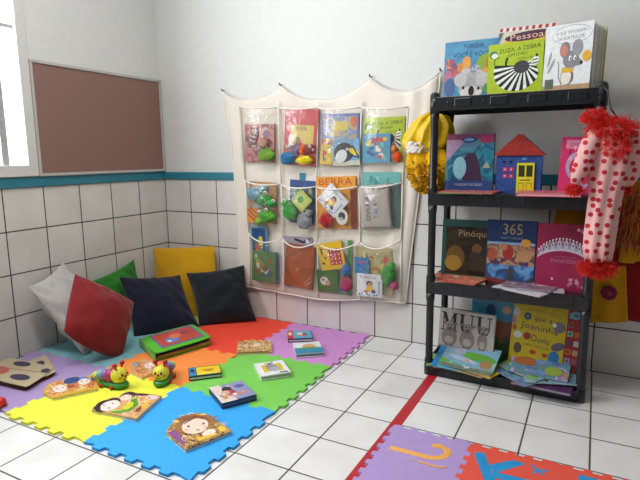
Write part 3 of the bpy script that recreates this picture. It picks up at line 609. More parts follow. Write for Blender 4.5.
leaf(1.945, -0.318, z + 0.010, 0.19, 0.14, -16, 'c88a3c', strips(3, ('c9803c', 'b06a4a', '6a8a50')), 'tan magazine jutting from beneath the left pile')
leaf(2.005, -0.325, z + 0.015, 0.15, 0.13, -22, 'd8b428', Art().S(5, ('d8b428', 'c09a30'), 5), 'bright yellow magazine corner jutting from the left pile')
leaf(1.955, -0.310, z + 0.021, 0.22, 0.15, -10, '6a7a6a', strips(4, ('7a8a78', '8a8a80', '5a7060')), 'grey green magazine just below the blue one')
a = Art().R(0, 0, 1, 1, illus(('5f90a8', '7aa8c0', '6f9cb8', '8ab0b0'), 12)).P([(0, 0), (1, 0), (1, 0.25), (0.5, 0.2), (0, 0.45)], '5f9a3c').P([(0, 0.08), (0.5, 0.14), (1, 0.1), (1, 0), (0, 0)], '4f9ab0').E(0.7, 0.6, 0.3, 0.14, '5a9a3a', -0.15).E(0.45, 0.45, 0.26, 0.07, 'a8b0c8', -0.3).E(0.35, 0.7, 0.12, 0.12, 'a0a8c0').E(0.85, 0.4, 0.1, 0.14, 'a07a50').R(0, 0, 0.10, 1, '1f78b4').S(8, ('8ab8d0', '6a9a50', 'b09870'), 6, 0.15, 0.1, 0.9, 0.5, 0.05)
leaf(1.935, -0.308, z + 0.040, 0.250, 0.165, -7, '6f9cb8', a, 'blue magazine with green hill picture on top of the left pile', tilt=24)
# right pile
flatc(2.235, -0.335, z, 0.215, 0.13, 0.014, -4, '4c2c5c', Art().R(0, 0, 1, 1, '4a2a58').S(10, ('c89830', '7a4a8a', 'a05a30', '6a3a70'), 12, r=0.1), 'thick purple book at the bottom of the right pile', pages='a8a0a8')
leaf(2.165, -0.29, z + 0.016, 0.20, 0.20, -38, '6a7ab0', strips(21, ('6a80b8', '5a6a98', '70a0a8')), 'blue magazine set askew at the left of the right pile', group='loose magazines, right pile')
leaf(2.255, -0.30, z + 0.021, 0.21, 0.15, 18, '6f9cb0', strips(22, ('6f9cb0', '5a88a0', 'a0b8c0')), 'pale blue magazine spread over the purple book', group='loose magazines, right pile')
leaf(2.17, -0.275, z + 0.026, 0.20, 0.15, -32, '8ac040', strips(23, ('6aa0b8', '7ab840', '8a8ab0')), 'green and blue magazine crossing the right pile', group='loose magazines, right pile')
leaf(2.215, -0.270, z + 0.044, 0.22, 0.15, -3, '5a72a8', Art().R(0, 0, 1, 1, illus(('3a5288', '6a80b8', '3f8f80', '8a6a98', 'a8b0c8'), 22)).S(14, ('5470a0', '6a86b8', '3f8a70', '9a9ab8'), 25, r=0.14).E(0.25, 0.6, 0.2, 0.2, '9a5c34').E(0.75, 0.35, 0.15, 0.2, '8aa040').E(0.95, 0.25, 0.04, 0.15, 'a87a60'), 'blue magazine with an orange-brown figure, topmost of the right pile', group='loose magazines, right pile', tilt=14)

# ================================================================== CUSHIONS
def cushion(c4, T, col, label, ear=0.06, seed=0, wr=0.006, bulge=0.0, sag=0.0):
    """c4: four world corners (bottom left, bottom right, top right, top left); T: half thickness"""
    C4 = [Vector(p) for p in c4]; cen = sum(C4, Vector()) / 4
    nrm = (C4[1] - C4[0]).cross(C4[3] - C4[0]).normalized()
    N = 26; bm = bmesh.new(); front, back = {}, {}
    def pos(u, v, s):
        # pinch the sides inward between the corners
        pu = u * (1 - ear * (1 - v * v)); pv = v * (1 - ear * (1 - u * u))
        a, b = (pu + 1) / 2, (pv + 1) / 2
        b -= bulge * (1 - u * u) ** 0.8 * (1 - b) ** 2
        p = C4[0] * (1 - a) * (1 - b) + C4[1] * a * (1 - b) + C4[2] * a * b + C4[3] * (1 - a) * b
        t = T * ((1 - u * u) * (1 - v * v)) ** 0.58 * (1 - 0.35 * sag * v)
        wv = wr * noise.noise(Vector((u * 2.2 + seed, v * 2.2, s * 3.0))) + wr * 0.5 * noise.noise(Vector((u * 6 + seed, v * 5, s * 3.0)))
        edge = max(abs(u), abs(v)); fold = wr * 1.8 * math.sin((u + v * 0.7) * 14 + seed) * max(0, edge - 0.55) * (1 - edge)*6
        return p + nrm * (s * t + wv * (1 - edge ** 4) + s * fold * 0.6)
    for i in range(N + 1):
        for j in range(N + 1):
            u, v = math.sin((i / N - 0.5) * PI), math.sin((j / N - 0.5) * PI)
            e = i in (0, N) or j in (0, N)
            front[i, j] = bm.verts.new(pos(u, v, 1)); back[i, j] = front[i, j] if e else bm.verts.new(pos(u, v, -1))
    for d in (front, back):
        for i in range(N):
            for j in range(N): bm.faces.new((d[i, j], d[i + 1, j], d[i + 1, j + 1], d[i, j + 1]))
    for v in bm.verts: v.co -= cen
    for v in bm.verts: # rest on the mat, never below it, never inside the walls
        if v.co.z + cen.z < 0.0115: v.co.z = 0.0115 - cen.z
        if v.co.x + cen.x < 0.004: v.co.x = 0.004 - cen.x
        if v.co.y + cen.y > -0.004: v.co.y = -0.004 - cen.y
    o = obj('cushion', bm, col, smooth=True); o.location = cen
    return tag(o, label, 'cushion', 'cushions in the corner')
white = fab('c2bfbd'); redf = fab('7c1418'); greenf = fab('2c7a26'); yelf = fab('cf9a0c'); navy = fab('12142a'); blackf = fab('141a22')
cushion([lw(86, 357, 0.29), lw(108, 335, 0.16), lw(63, 262, 0.035), lw(28, 287, 0.08)], 0.062, white, 'white cushion leaning on the left wall behind the red one', seed=3, wr=0.03, ear=0.08)
cushion([lw(64, 331, 0.38), lw(122, 357, 0.43), lw(134, 302, 0.37), lw(75, 274, 0.24)], 0.075, redf, 'red cushion leaning against the white one', seed=1, wr=0.014, ear=0.0, bulge=0.09)
cushion([lw(104, 318, 0.11), lw(148, 316, 0.09), lw(134, 259, 0.03), lw(92, 281, 0.04)], 0.045, greenf, 'green cushion behind the red and navy ones', seed=5, ear=0.09, wr=0.02)
cushion([lw(158, 316, 0.09), bw(222, 322, -0.12), bw(214, 246, -0.03), lw(153, 248, 0.02)], 0.05, yelf, 'mustard yellow cushion standing in the corner', seed=7, ear=0.02, wr=0.014)
cushion([bw(134, 339, -0.585), bw(200, 327, -0.32), lw(180, 275, 0.27), lw(119, 277, 0.14)], 0.065, navy, 'dark navy cushion left of the black one, in front of the yellow one', seed=9, ear=0.08, wr=0.018)
cushion([bw(199, 327, -0.30), bw(257, 321, -0.10), bw(244, 265, -0.03), bw(186, 273, -0.18)], 0.075, blackf, 'black cushion nearest the wall organiser', seed=11, ear=0.085, wr=0.02)

# ================================================================== THINGS ON THE MAT
MZ = 0.0102
# folded green cloth book
P0, P1, P3 = fl(156, 353, 0.055), fl(213, 336, 0.055), fl(139, 337, 0.055)
mt4, w_, h_ = frame3(P0, P1, P3)
cb = thing('cloth_book', 'thick green cloth book with red picture panel lying before the navy cushion', 'cloth book', mat=mt4)
def shear(root, P0, P1, P3):
    x = (P1 - P0).normalized(); d = P3 - P0; k = d.dot(x) / (d - x * d.dot(x)).length
    for ch in root.children:
        for v in ch.data.vertices: v.co.x += k * v.co.z
def pad(bm, w_, h_, y0, y1, mi=0, wob=0.003, x0=0.0, z0=0.0):
    N = 16; A, B = {}, {}; ym = (y0 + y1) / 2; hy = (y1 - y0) / 2
    for i in range(N + 1):
        for j in range(N + 1):
            u, v = math.sin((i / N - .5) * PI), math.sin((j / N - .5) * PI); e = i in (0, N) or j in (0, N)
            k = 1 - 0.06 * (u * u * v * v) ** 2; t_ = hy * ((1 - u ** 6) * (1 - v ** 6)) ** 0.5
            wv = wob * noise.noise(Vector((u * 1.8, v * 1.8, y0 * 60)))
            x, z_ = x0 + w_ / 2 * (1 + u * k) + wv, z0 + h_ / 2 * (1 + v * k) + wv
            A[i, j] = bm.verts.new((x, ym - t_, z_)); B[i, j] = A[i, j] if e else bm.verts.new((x, ym + t_, z_))
    for d in (A, B):
        for i in range(N):
            for j in range(N):
                f = bm.faces.new((d[i, j], d[i + 1, j], d[i + 1, j + 1], d[i, j + 1])); f.smooth = True; f.material_index = mi
for k, (y0, y1, c) in enumerate(((0.0, 0.013, '4fae1e'), (0.013, 0.021, '1c2450'), (0.021, 0.029, 'd88a2c'), (0.029, 0.034, 'd8c840'), (0.034, 0.0445, '58b424'))):
    bm = bmesh.new(); slots = [fab(c)]; pad(bm, w_ - (0.006 if 0 < k < 4 else 0), h_, y0, y1, 0)
    if k == 0:
        bmesh.ops.recalc_face_normals(bm, faces=bm.faces)
        Art().R(0.14, 0.12, 0.9, 0.9, fab('6a5a8c')).R(0.18, 0.18, 0.86, 0.84, fab('b83c22')).E(0.4, 0.4, 0.12, 0.15, fab('5a78b0')).E(0.5, 0.55, 0.1, 0.12, fab('d86a3a')).E(0.68, 0.6, 0.08, 0.1, fab('8a2a4a')).E(0.34, 0.36, 0.04, 0.05, fab('d8d4d0')).emit(bm, slots, w_, h_, -0.0003)
        KEEP.append(bm)
    obj('cloth_cover' if k in (0, 4) else 'cloth_page', bm, slots, cb, smooth=False)
bm = bmesh.new(); tube(bm, [(w_ * 0.0 + 0.001, 0.006, 0.01), (0.001, 0.006, h_ - 0.01)], 0.006); tube(bm, [(0.001, 0.038, 0.01), (0.001, 0.038, h_ - 0.01)], 0.0055)
box(bm, -0.004, 0.006, 0.008, 0.0, 0.038, h_ - 0.008); obj('spine', bm, fab('4fae1e'), cb); shear(cb, P0, P1, P3)

class PArt(Art):
    """cover art whose points are photo measurements brought onto the book's own top face"""
    def __init__(s, q): super().__init__(); s.q = q
    def pe(s, cx, cy, rx, ry, c, n=18, a0=0, a1=2 * PI, rot=0):
        cr, sr = math.cos(rot), math.sin(rot); K = [a0 + (a1 - a0) * i / n for i in range(n + (a1 - a0 < 6.2))]
        return s.P([s.q(cx + rx * math.cos(a) * cr - ry * math.sin(a) * sr, cy + rx * math.cos(a) * sr + ry * math.sin(a) * cr) for a in K], c)
    def pp(s, pts, c): return s.P([s.q(*p) for p in pts], c)
    def pl(s, pts, wd, c):
        for a, b in zip(pts[:-1], pts[1:]):
            d = math.hypot(b[0] - a[0], b[1] - a[1]) or 1; nx, ny = -(b[1] - a[1]) / d * wd / 2, (b[0] - a[0]) / d * wd / 2
            s.pp([(a[0] - nx, a[1] - ny), (b[0] - nx, b[1] - ny), (b[0] + nx, b[1] + ny), (a[0] + nx, a[1] + ny)], c)
        return s
    def curls(s, n, x0, y0, x1, y1, cols, seed, r=3.0, wd=0.7, keep=lambda x, y: True):
        rd = random.Random(seed)
        for i in range(n):
            cx, cy = rd.uniform(x0, x1), rd.uniform(y0, y1)
            if not keep(cx, cy): continue
            a0 = rd.uniform(0, 6.3); rr = r * rd.uniform(0.5, 1); s.pl([(cx + rr * math.cos(a0 + t * 0.6), cy + rr * 0.6 * math.sin(a0 + t * 0.6)) for t in range(6)], wd * rd.uniform(0.7, 1.3), rd.choice(cols))
        return s
def shaped(px, b0, b1, up, t, z, cover, art_fn, label, pages='e2dccb'):
    P0, P1, P3 = fl(*b0, z), fl(*b1, z), fl(*up, z); mt4, w_, h_ = frame3(P0, P1, P3); inv = mt4.inverted()
    out = [(lambda q: (q.x, q.z))(inv @ fl(x, y, z)) for x, y in px]
    def q(x, y): p = inv @ fl(x, y, z); return (p.x / w_, p.z / h_)
    a = PArt(q); art_fn(a)
    return bookm(mt4, w_, h_, t, cover, a, label, name='board_book', pages=pages, outline=out, cat='book')
def flatpx(bl, br, tl, t, cover, art, label, **k):
    z0 = MZ + t; return book(fl(*bl, z0), fl(*br, z0), fl(*tl, z0), t, cover, art, label, name=k.pop('name', 'board_book'), **k)
hair = illus(('5a3a20', 'a87a40', 'c8a060', '6e4426'), 60)
def princess(a):
    inside = lambda x, y: ((x - 198) / 30) ** 2 + ((y - 431) / 17) ** 2 < 1 and y < 449.5 - (x - 185) * 0.40 - 1 and y < 433 + (x - 166) * 0.8
    a.curls(150, 167, 414, 230, 448, ('d8a860', '7a4a28', 'e8c890', '5c3820', 'c88850'), 5, 3.2, 0.8, inside)
    a.pp([(167.5, 433), (174, 430), (186, 440), (185.5, 447.5)], '84508c').pe(190, 421, 15, 6, '8c5c38', rot=-0.1).pe(181, 427, 6, 7, '9a6a40', rot=0.3).pe(208, 420, 8, 5, '9a6a40', rot=0.5)
    a.pe(195, 426, 13.5, 8, 'e8d0be', rot=-0.2).pp([(181, 424), (186, 417.5), (196, 415.5), (206, 417), (211, 422), (204, 419.6), (197, 418.4), (190, 420)], '84502c').pl([(196, 415.5), (193, 419), (184, 424)], 1.0, '5c3820')
    a.pe(188.5, 426.7, 1.3, 1.1, '4a4640').pe(203.5, 423.8, 1.3, 1.1, '4a4640').pe(198, 430, 2, 0.7, 'c8605c').pe(186, 430, 2, 1.2, 'e2b09c').pe(206, 427, 2, 1.2, 'e2b09c')
    a.pe(209, 433, 7, 3.4, 'ecd8c4', rot=-0.3).pp([(196, 438), (214, 434), (219, 434.5), (199, 441.5)], 'e0b840').pe(222, 429, 4.5, 2.6, 'e0c040', rot=0.3).pe(176, 421.5, 3, 1.5, 'e8c060').pe(203, 414.6, 3.5, 0.9, 'e0c060')
    a.curls(30, 184, 437, 200, 446, ('d8a860', 'e8c890', '5c3820'), 8, 3, 0.8, inside)
shaped([(185.5, 449.5), (231.5, 431), (228, 427.5), (222, 424), (218, 421), (214, 418), (209, 414.6), (200, 412.8), (190, 414), (181.5, 416.8), (174, 422), (169, 427), (165.6, 433)], (185.5, 449.5), (231.5, 431), (165.6, 433), 0.012, MZ + 0.012, hair, princess, 'shaped board book with long-haired girl on the blue tile')
def two_faces(a):
    a.pp([(93, 409.6), (98, 405), (110, 399.5), (128, 393), (146, 394.5), (160, 396), (136, 417.6)], illus(('e0b080', 'e8d0a8', 'c88858', 'd8a070', 'd8c860'), 45))
    a.pe(104, 406, 10, 5.5, '2e1e1e', rot=-0.35).pe(113, 402.5, 8, 4.5, '2e1e1e', rot=-0.3).pe(110, 405.5, 10.5, 4.6, 'ecdcd4', rot=-0.3).pe(128, 395.8, 8, 3.6, '3e2824', rot=-0.25).pe(126, 397.5, 6, 2.8, 'ecd4c4', rot=-0.2)
    a.pe(97, 408, 4, 1.6, '3a2424').pe(104, 405.5, 0.8, 0.7, '2c2020').pe(113, 403.5, 0.8, 0.7, '2c2020').pe(109, 408, 2, 0.6, 'c05058').pe(124, 397, 0.6, 0.5, '2c2020').pe(129, 396, 0.6, 0.5, '2c2020')
    a.pp([(108, 412), (122, 410), (130, 404), (132, 399), (139, 398), (138, 405), (130, 411), (118, 413.6)], '4f9a30').pp([(122, 409), (128, 403), (134, 401), (133, 406), (127, 409.6)], 'd0d028').pe(144, 399.5, 7, 2.8, 'e8b070', rot=-0.3).pe(152, 397.5, 6, 2, 'e0c8d0').pe(139, 409, 5, 1.6, '8c4438', rot=-0.7).pe(146, 404, 6, 1.8, 'e0b838', rot=-0.7).pe(141, 394.6, 8, 1.2, '4a2c28')
    a.curls(30, 132, 396, 156, 412, ('8c4438', 'd8b058', 'e8dcc8', '5a3428'), 4, 2.2, 0.6, lambda x, y: y < 417 - (x - 136) * 0.85 - 1.5)
shaped([(136.4, 419), (91.5, 410), (94, 406.5), (101, 403), (107, 399), (112, 397.4), (118, 397), (123, 393), (130, 391.3), (138, 393), (148, 393.6), (162, 395.6)], (91.5, 410), (136.4, 419), (118, 387), 0.012, MZ + 0.012, 'c09468', two_faces, 'shaped board book with two faces and a green scarf, between yellow and blue tiles')
def blond(a):
    a.pp([(46, 394), (52, 383.5), (62, 380.5), (78, 377), (95, 376.5), (95.5, 386), (54, 396)], illus(('e0b048', 'e8c878', 'c88040', 'c8603c', 'e8dca0'), 45))
    a.curls(40, 47, 379, 94, 394, ('e8c060', 'b87030', 'f0dca0'), 6, 2.6, 0.7, lambda x, y: y > 396 - (x - 44) * 0.25 - 12 and y < 395 - (x - 50) * 0.2)
    a.pe(60, 389, 7, 3.6, 'f0dcd0', rot=-0.15).pe(57, 388.6, 0.7, 0.6, '303030').pe(63, 387.8, 0.7, 0.6, '303030').pe(72, 380.5, 9, 3, '34508c', rot=-0.2).pe(84, 379, 5, 2, '5a88c0').pe(84, 382, 6, 3, 'f0dcd0', rot=-0.15).pe(82, 381.6, 0.6, 0.6, '303030').pe(87, 381, 0.6, 0.6, '303030').pe(91, 386, 2.4, 1.8, 'b83828').pe(91, 386, 1.1, 0.8, 'e8c8a0').pe(71, 386.5, 4, 1.4, 'a84838').pe(93, 378.6, 2, 2.4, '3a5a98')
shaped([(53, 398), (97.5, 388.4), (97, 375.4), (90, 375.2), (82, 377.2), (76, 376), (66, 379), (60, 380.6), (54, 381.6), (48, 384.5), (44.5, 389), (43, 393)], (53, 398), (97.5, 388.4), (51, 385), 0.012, MZ + 0.012, 'd8a840', blond, 'shaped board book with two blond faces at the left of the yellow tile')
def orange_book(a):
    a.pp([(130.5, 370.5), (130.5, 364), (136, 361.6), (148, 360), (156, 363.5), (154.5, 370), (142, 376.6)], illus(('e89a50', 'e8c088', 'c87038', 'd8a860', 'c8b0a8'), 50))
    a.pe(149, 365.5, 5, 2.6, 'e8d0c8', rot=-0.1).pe(136, 364, 4, 1.6, '8c98a8').pe(140, 371, 4, 2, 'b8602c').curls(34, 132, 362, 154, 374, ('b8602c', 'e8c890', 'd88838', 'a84a50'), 3, 2.2, 0.6, lambda x, y: abs(x - 142) / 12 + abs(y - 368) / 7 < 1)
shaped([(129, 371), (142, 378), (155.5, 371), (157, 364), (150, 360), (143, 359), (135, 361), (129, 364)], (142, 378), (157, 369), (129, 370), 0.011, MZ + 0.011, 'd89a4c', orange_book, 'small orange board book lying between the two caterpillar toys')
def golden(a):
    a.pp([(237.5, 352.5), (238.5, 347), (239, 343), (252, 340.4), (266, 341.4), (271, 344), (270.5, 350.6)], illus(('c89848', 'e0c080', 'a87038', 'e8d8a0', 'b87a48'), 55))
    a.curls(90, 239, 341, 270, 351, ('8a5a28', 'e8d090', 'c87848', 'f0e0b0', 'a8783c'), 9, 2.2, 0.6).pe(257, 345, 4, 2, 'ecd0b8').pe(246, 346, 3, 1.6, 'e8c0a8').pl([(237, 353.2), (270, 351.6)], 1.0, '6e5034')
shaped([(236, 354), (272, 352), (272, 343), (267, 340.4), (259, 341), (252, 339.3), (244, 341.4), (238, 342), (237.5, 347)], (236, 354), (272, 352), (236, 342), 0.010, MZ + 0.010, 'c8a050', golden, 'golden scalloped board book on the red tile beside the pink one')
a = Art().R(0.02, 0.05, 0.22, 0.95, '2a86b8').R(0.24, 0.08, 0.97, 0.92, 'e8c820').E(0.12, 0.6, 0.06, 0.2, '1c2c40').E(0.6, 0.55, 0.2, 0.12, 'c89020').E(0.62, 0.45, 0.12, 0.04, '6a4010').R(0.3, 0.1, 0.9, 0.2, 'f0dc60')
flatpx((189, 377), (222, 373), (187, 368), 0.02, '24323e', a, 'yellow and blue padded board book between orange and green tiles', board=True)
a = Art().R(0.02, 0.03, 0.98, 0.97, '8a90b8').P([(0, 0), (0.45, 0), (0.3, 1), (0, 1)], 'd8c8c0').E(0.4, 0.62, 0.15, 0.22, '2a2438').E(0.42, 0.45, 0.16, 0.16, 'a03a48').E(0.3, 0.5, 0.12, 0.12, 'd8a888').E(0.6, 0.3, 0.3, 0.08, 'c87a70').E(0.2, 0.3, 0.08, 0.14, 'c89060').E(0.78, 0.7, 0.14, 0.1, '5a5aa0').S(8, ('e8e0e0', '6a6aa8', 'c8a0a0'), 6, r=0.08)
flatpx((222, 403.5), (257, 394.5), (212, 387), 0.025, '2a3450', a, 'padded board book in grey, violet and pink on the blue tile\'s edge', board=True, pages='5a6488')
a = Art().R(0, 0, 1, 1, 'e4e4e6').R(0.18, 0.25, 0.85, 0.78, 'd8c020').E(0.5, 0.55, 0.2, 0.28, '9a8a90').E(0.55, 0.4, 0.2, 0.18, 'a8a8b4').S(8, ('2c2c34', '8a7a30', 'c8b840'), 14, 0.2, 0.75, 0.85, 0.98, 0.07).R(0.65, 0.06, 0.92, 0.13, '3a3a40')
flatpx((261, 376.5), (291, 372), (253, 364), 0.022, 'dcdce0', a, 'white board book with yellow patch on the green tile', board=True, pages='b8b8b8')
a = Art().R(0, 0, 0.25, 1, 'c02c2c').R(0.23, 0.03, 0.97, 0.97, '58a8c8').E(0.6, 0.5, 0.2, 0.2, 'c86a48').E(0.5, 0.6, 0.12, 0.18, 'e8d8c8').E(0.7, 0.5, 0.1, 0.12, '8a3a60').E(0.1, 0.6, 0.08, 0.2, 'e8d8c0')
flatpx((288, 339), (313, 338), (287, 331), 0.02, '1e3458', a, 'small board book with red spine and sky blue cover on the pink tile', board=True)
a = Art().R(0, 0, 1, 1, 'dcdfe2').R(0, 0.0, 1, 0.48, '2a8ca8').E(0.55, 0.6, 0.25, 0.2, 'c8a878').E(0.6, 0.55, 0.16, 0.12, 'e0a048').E(0.2, 0.7, 0.14, 0.16, 'e8e8ea').E(0.5, 0.45, 0.4, 0.06, '4aa060')
flatpx((296, 354), (324, 352), (293, 343), 0.022, 'd0d4d8', a, 'white and teal board book with an orange figure on the pink tile', board=True, pages='607880')

# cream cloth book with purple patches, left edge
def soft_slab(name, label, cat, P, t, col, art, edge, seed=0, group=None):
    mt4, w_, h_ = frame3(*P); r = thing(name, label, cat, mat=mt4)
    for k in range(3):
        bm = bmesh.new(); slots = [fab(col if k == 0 else edge)]; y0 = k * t / 3; d_ = 0.006 * k
        pad(bm, w_ - 2 * d_, h_ - d_, y0, y0 + t / 3 - 0.0005, x0=d_)
        if k == 0:
            bmesh.ops.recalc_face_normals(bm, faces=bm.faces); art.emit(bm, slots, w_, h_, -0.0003); KEEP.append(bm)
        obj('cloth_cover' if k == 0 else 'cloth_page', bm, slots, r)
    shear(r, *[Vector(p) for p in P]); return r
a = Art().E(0.42, 0.80, 0.16, 0.12, fab('3a3048'), 0.3).E(0.70, 0.28, 0.17, 0.13, fab('3a3048'), 0.3).E(0.92, 0.75, 0.07, 0.1, fab('3a3048')).E(0.25, 0.35, 0.16, 0.18, fab('b8584c')).T('MUUU', 0.14, 0.30, 0.36, 0.42, fab('8a2a28')).L([(0.35, 0.5), (0.9, 0.65)], 0.03, fab('9a7a58'))
a.items = [i for i in a.items if i[0][0] != 'T']
soft_slab('cloth_book', 'cream cloth book with dark purple patches and brown edges at the far left', 'cloth book', (fl(-24, 374, 0.035), fl(27, 387, 0.035), fl(8, 356, 0.035)), 0.024, 'b8a888', a, '5c2c24')
# second, folded over wing of it at the right
a = Art().E(0.5, 0.6, 0.25, 0.15, fab('3a3048'), 0.2)
soft_slab('cloth_book', 'cream and brown cloth flap book lying against the purple-patched one', 'cloth book', (fl(33, 381, 0.03), fl(57, 371, 0.03), fl(24, 362, 0.03)), 0.018, 'b8a888', a, '6a2c22')

# caterpillar toys
def caterpillar(label, base, yaw, head_up=0.0):
    r = thing('caterpillar_toy', label, 'toy', loc=base, group='caterpillar toys'); r.rotation_euler = (0, 0, yaw); r.scale = (1.1, 1.1, 1.1)
    bm = bmesh.new()
    ell(bm, (0.0, 0, 0.012), (0.062, 0.026, 0.013)); ell(bm, (0.035, 0, 0.014), (0.034, 0.029, 0.014)); obj('base', bm, M('2c8a34', 0.35), r, True)
    for x, z_, rr, c in ((-0.078, 0.030, 0.016, 'c8d24a'), (-0.052, 0.036, 0.021, '6fa8a8'), (-0.030, 0.038, 0.024, '7a6aa8'), (-0.004, 0.040, 0.027, 'a8306c')):
        bm = bmesh.new(); ell(bm, (x, 0, z_), (rr * 0.8, rr, rr)); obj('body_segment', bm, M(c, 0.35), r, True)
    bm = bmesh.new(); ell(bm, (0.034, 0, 0.048), (0.030, 0.030, 0.030), seg=20); h = obj('head', bm, M('e0d83a', 0.35), r, True)
    for s in (-1, 1):
        bm = bmesh.new(); tube(bm, [(0.034, 0.012 * s, 0.070), (0.034, 0.018 * s, 0.086)], 0.004); ell(bm, (0.034, 0.019 * s, 0.090), (0.009, 0.009, 0.010)); obj('antenna', bm, M('b01c2c', 0.35), h, True)
        bm = bmesh.new(); ell(bm, (0.060, 0.011 * s, 0.056), (0.004, 0.004, 0.006), seg=10); obj('eye', bm, M('181414', 0.3), h, True)
        bm = bmesh.new(); ell(bm, (0.056, 0.019 * s, 0.046), (0.004, 0.006, 0.005), seg=10); obj('cheek', bm, M('d8682c', 0.5), h, True)
        for x in (-0.03, 0.02):
            bm = bmesh.new(); ell(bm, (x, 0.028 * s, 0.008), (0.009, 0.006, 0.008), seg=10); obj('foot', bm, M('b01c2c', 0.4), r, True)
    bm = bmesh.new(); ell(bm, (0.064, 0, 0.050), (0.005, 0.006, 0.005), seg=10); obj('nose', bm, M('b01c2c', 0.4), h, True)
    bm = bmesh.new(); tube(bm, [(0.060, -0.010, 0.040), (0.0625, -0.004, 0.0365), (0.0625, 0.004, 0.0365), (0.060, 0.010, 0.040)], 0.0016); obj('mouth', bm, M('8a1c1c', 0.4), h, True)
caterpillar('yellow-headed caterpillar toy with purple body on the yellow tile, left one', fl(113, 386, MZ), math.radians(5))
caterpillar('yellow-headed caterpillar toy facing the room, right one near the blue tile', fl(165, 381, MZ), math.radians(-66))
# red toy at the left edge of the picture
r = thing('plastic_toy', 'small red and orange plastic toy cut by the left edge', 'toy', loc=fl(-6, 409, 0.0))
bm = bmesh.new(); ell(bm, (0.0, 0, 0.024), (0.05, 0.03, 0.022)); ell(bm, (0.03, 0.01, 0.03), (0.018, 0.02, 0.018)); obj('body', bm, M('c82420', 0.3), r, True)
for sx in (-0.028, 0.028):
    for sy in (-0.026, 0.026):
        bm = bmesh.new(); tube(bm, [(sx, sy - 0.005, 0.012), (sx, sy + 0.005, 0.012)], 0.012, 14); obj('wheel', bm, M('d8742c', 0.4), r)

# ================================================================== WALL ORGANISER
cloth, n, l, b = base('organiser_mesh_cloth'); out = n['Material Output']
b.inputs['Base Color'].default_value = lin('f0e8dc'); b.inputs['Roughness'].default_value = 0.9
tr = n.new('ShaderNodeBsdfTransparent'); ms = n.new('ShaderNodeMixShader'); tl = n.new('ShaderNodeBsdfTranslucent'); tl.inputs[0].default_value = lin('f0e8dc'); m2 = n.new('ShaderNodeMixShader')
m2.inputs[0].default_value = 0.1; l.new(b.outputs[0], m2.inputs[1]); l.new(tl.outputs[0], m2.inputs[2])
ms.inputs[0].default_value = 0.06; l.new(m2.outputs[0], ms.inputs[1]); l.new(tr.outputs[0], ms.inputs[2]); l.new(ms.outputs[0], out.inputs[0])
plastic, n, l, b = base('clear_vinyl'); out = n['Material Output']; n.remove(b)
tr = n.new('ShaderNodeBsdfTransparent'); tr.inputs[0].default_value = (0.985, 0.98, 0.97, 1); gl = n.new('ShaderNodeBsdfGlossy'); gl.inputs['Roughness'].default_value = 0.16; df = n.new('ShaderNodeBsdfDiffuse'); df.inputs[0].default_value = lin('d8d0c8')
ma = n.new('ShaderNodeMixShader'); ma.inputs[0].default_value = 0.05; mb = n.new('ShaderNodeMixShader'); fr = n.new('ShaderNodeMath'); fr.operation = 'MULTIPLY_ADD'; lwt = n.new('ShaderNodeLayerWeight'); lwt.inputs[0].default_value = 0.3; l.new(lwt.outputs['Facing'], fr.inputs[0]); fr.inputs[1].default_value = 0.25; fr.inputs[2].default_value = 0.035
tc = n.new('ShaderNodeTexCoord'); nz = n.new('ShaderNodeTexNoise'); nz.inputs['Scale'].default_value = 22; nz.inputs['Distortion'].default_value = 1.5; l.new(tc.outputs['Object'], nz.inputs['Vector'])
bp = n.new('ShaderNodeBump'); bp.inputs['Distance'].default_value = 0.01; bp.inputs['Strength'].default_value = 0.7; l.new(nz.outputs[0], bp.inputs['Height']); l.new(bp.outputs[0], gl.inputs['Normal']); l.new(bp.outputs[0], lwt.inputs['Normal'])
l.new(tr.outputs[0], ma.inputs[1]); l.new(df.outputs[0], ma.inputs[2]); l.new(fr.outputs[0], mb.inputs[0]); l.new(ma.outputs[0], mb.inputs[1]); l.new(gl.outputs[0], mb.inputs[2]); l.new(mb.outputs[0], out.inputs[0])
ORG = Vector((1.08, -0.012, 0.2))
org_ = thing('wall_organiser', 'off-white mesh wall organiser with twelve clear pockets hung beside the shelf rack', 'wall organiser', loc=ORG)
def interp(tab, x):
    for (a0, b0), (a1, b1) in zip(tab[:-1], tab[1:]):
        if x <= a1: f = (x - a0) / (a1 - a0); return b0 + (b1 - b0) * max(0, min(1, f))
    return tab[-1][1]
# hooks at s = 0, .3, .72, 1 ; sagging top between them
HK = [(0.487, 1.292), (0.866, 1.296), (1.376, 1.300), (1.716, 1.300)]
def top_pt(s):
    sx = [0, 0.31, 0.72, 1.0]
    for i in range(3):
        if s <= sx[i + 1] or i == 2:
            f = (s - sx[i]) / (sx[i + 1] - sx[i]); (xa, za), (xb, zb) = HK[i], HK[i + 1]
            sag = (0.058, 0.085, 0.075)[i]
            return xa + (xb - xa) * f, za + (zb - za) * f - sag * (1 - abs(2 * f - 1) ** 2.3)
LE = [(0, 0.487), (0.2, 0.533), (0.45, 0.556), (0.7, 0.562), (1, 0.562)]; RE = [(0, 1.716), (0.2, 1.68), (0.5, 1.628), (0.8, 1.592), (1, 1.572)]
BE = [(0, 0.188), (0.18, 0.177), (0.35, 0.171), (0.52, 0.166), (0.66, 0.178), (0.76, 0.194), (0.9, 0.201), (1, 0.205)]
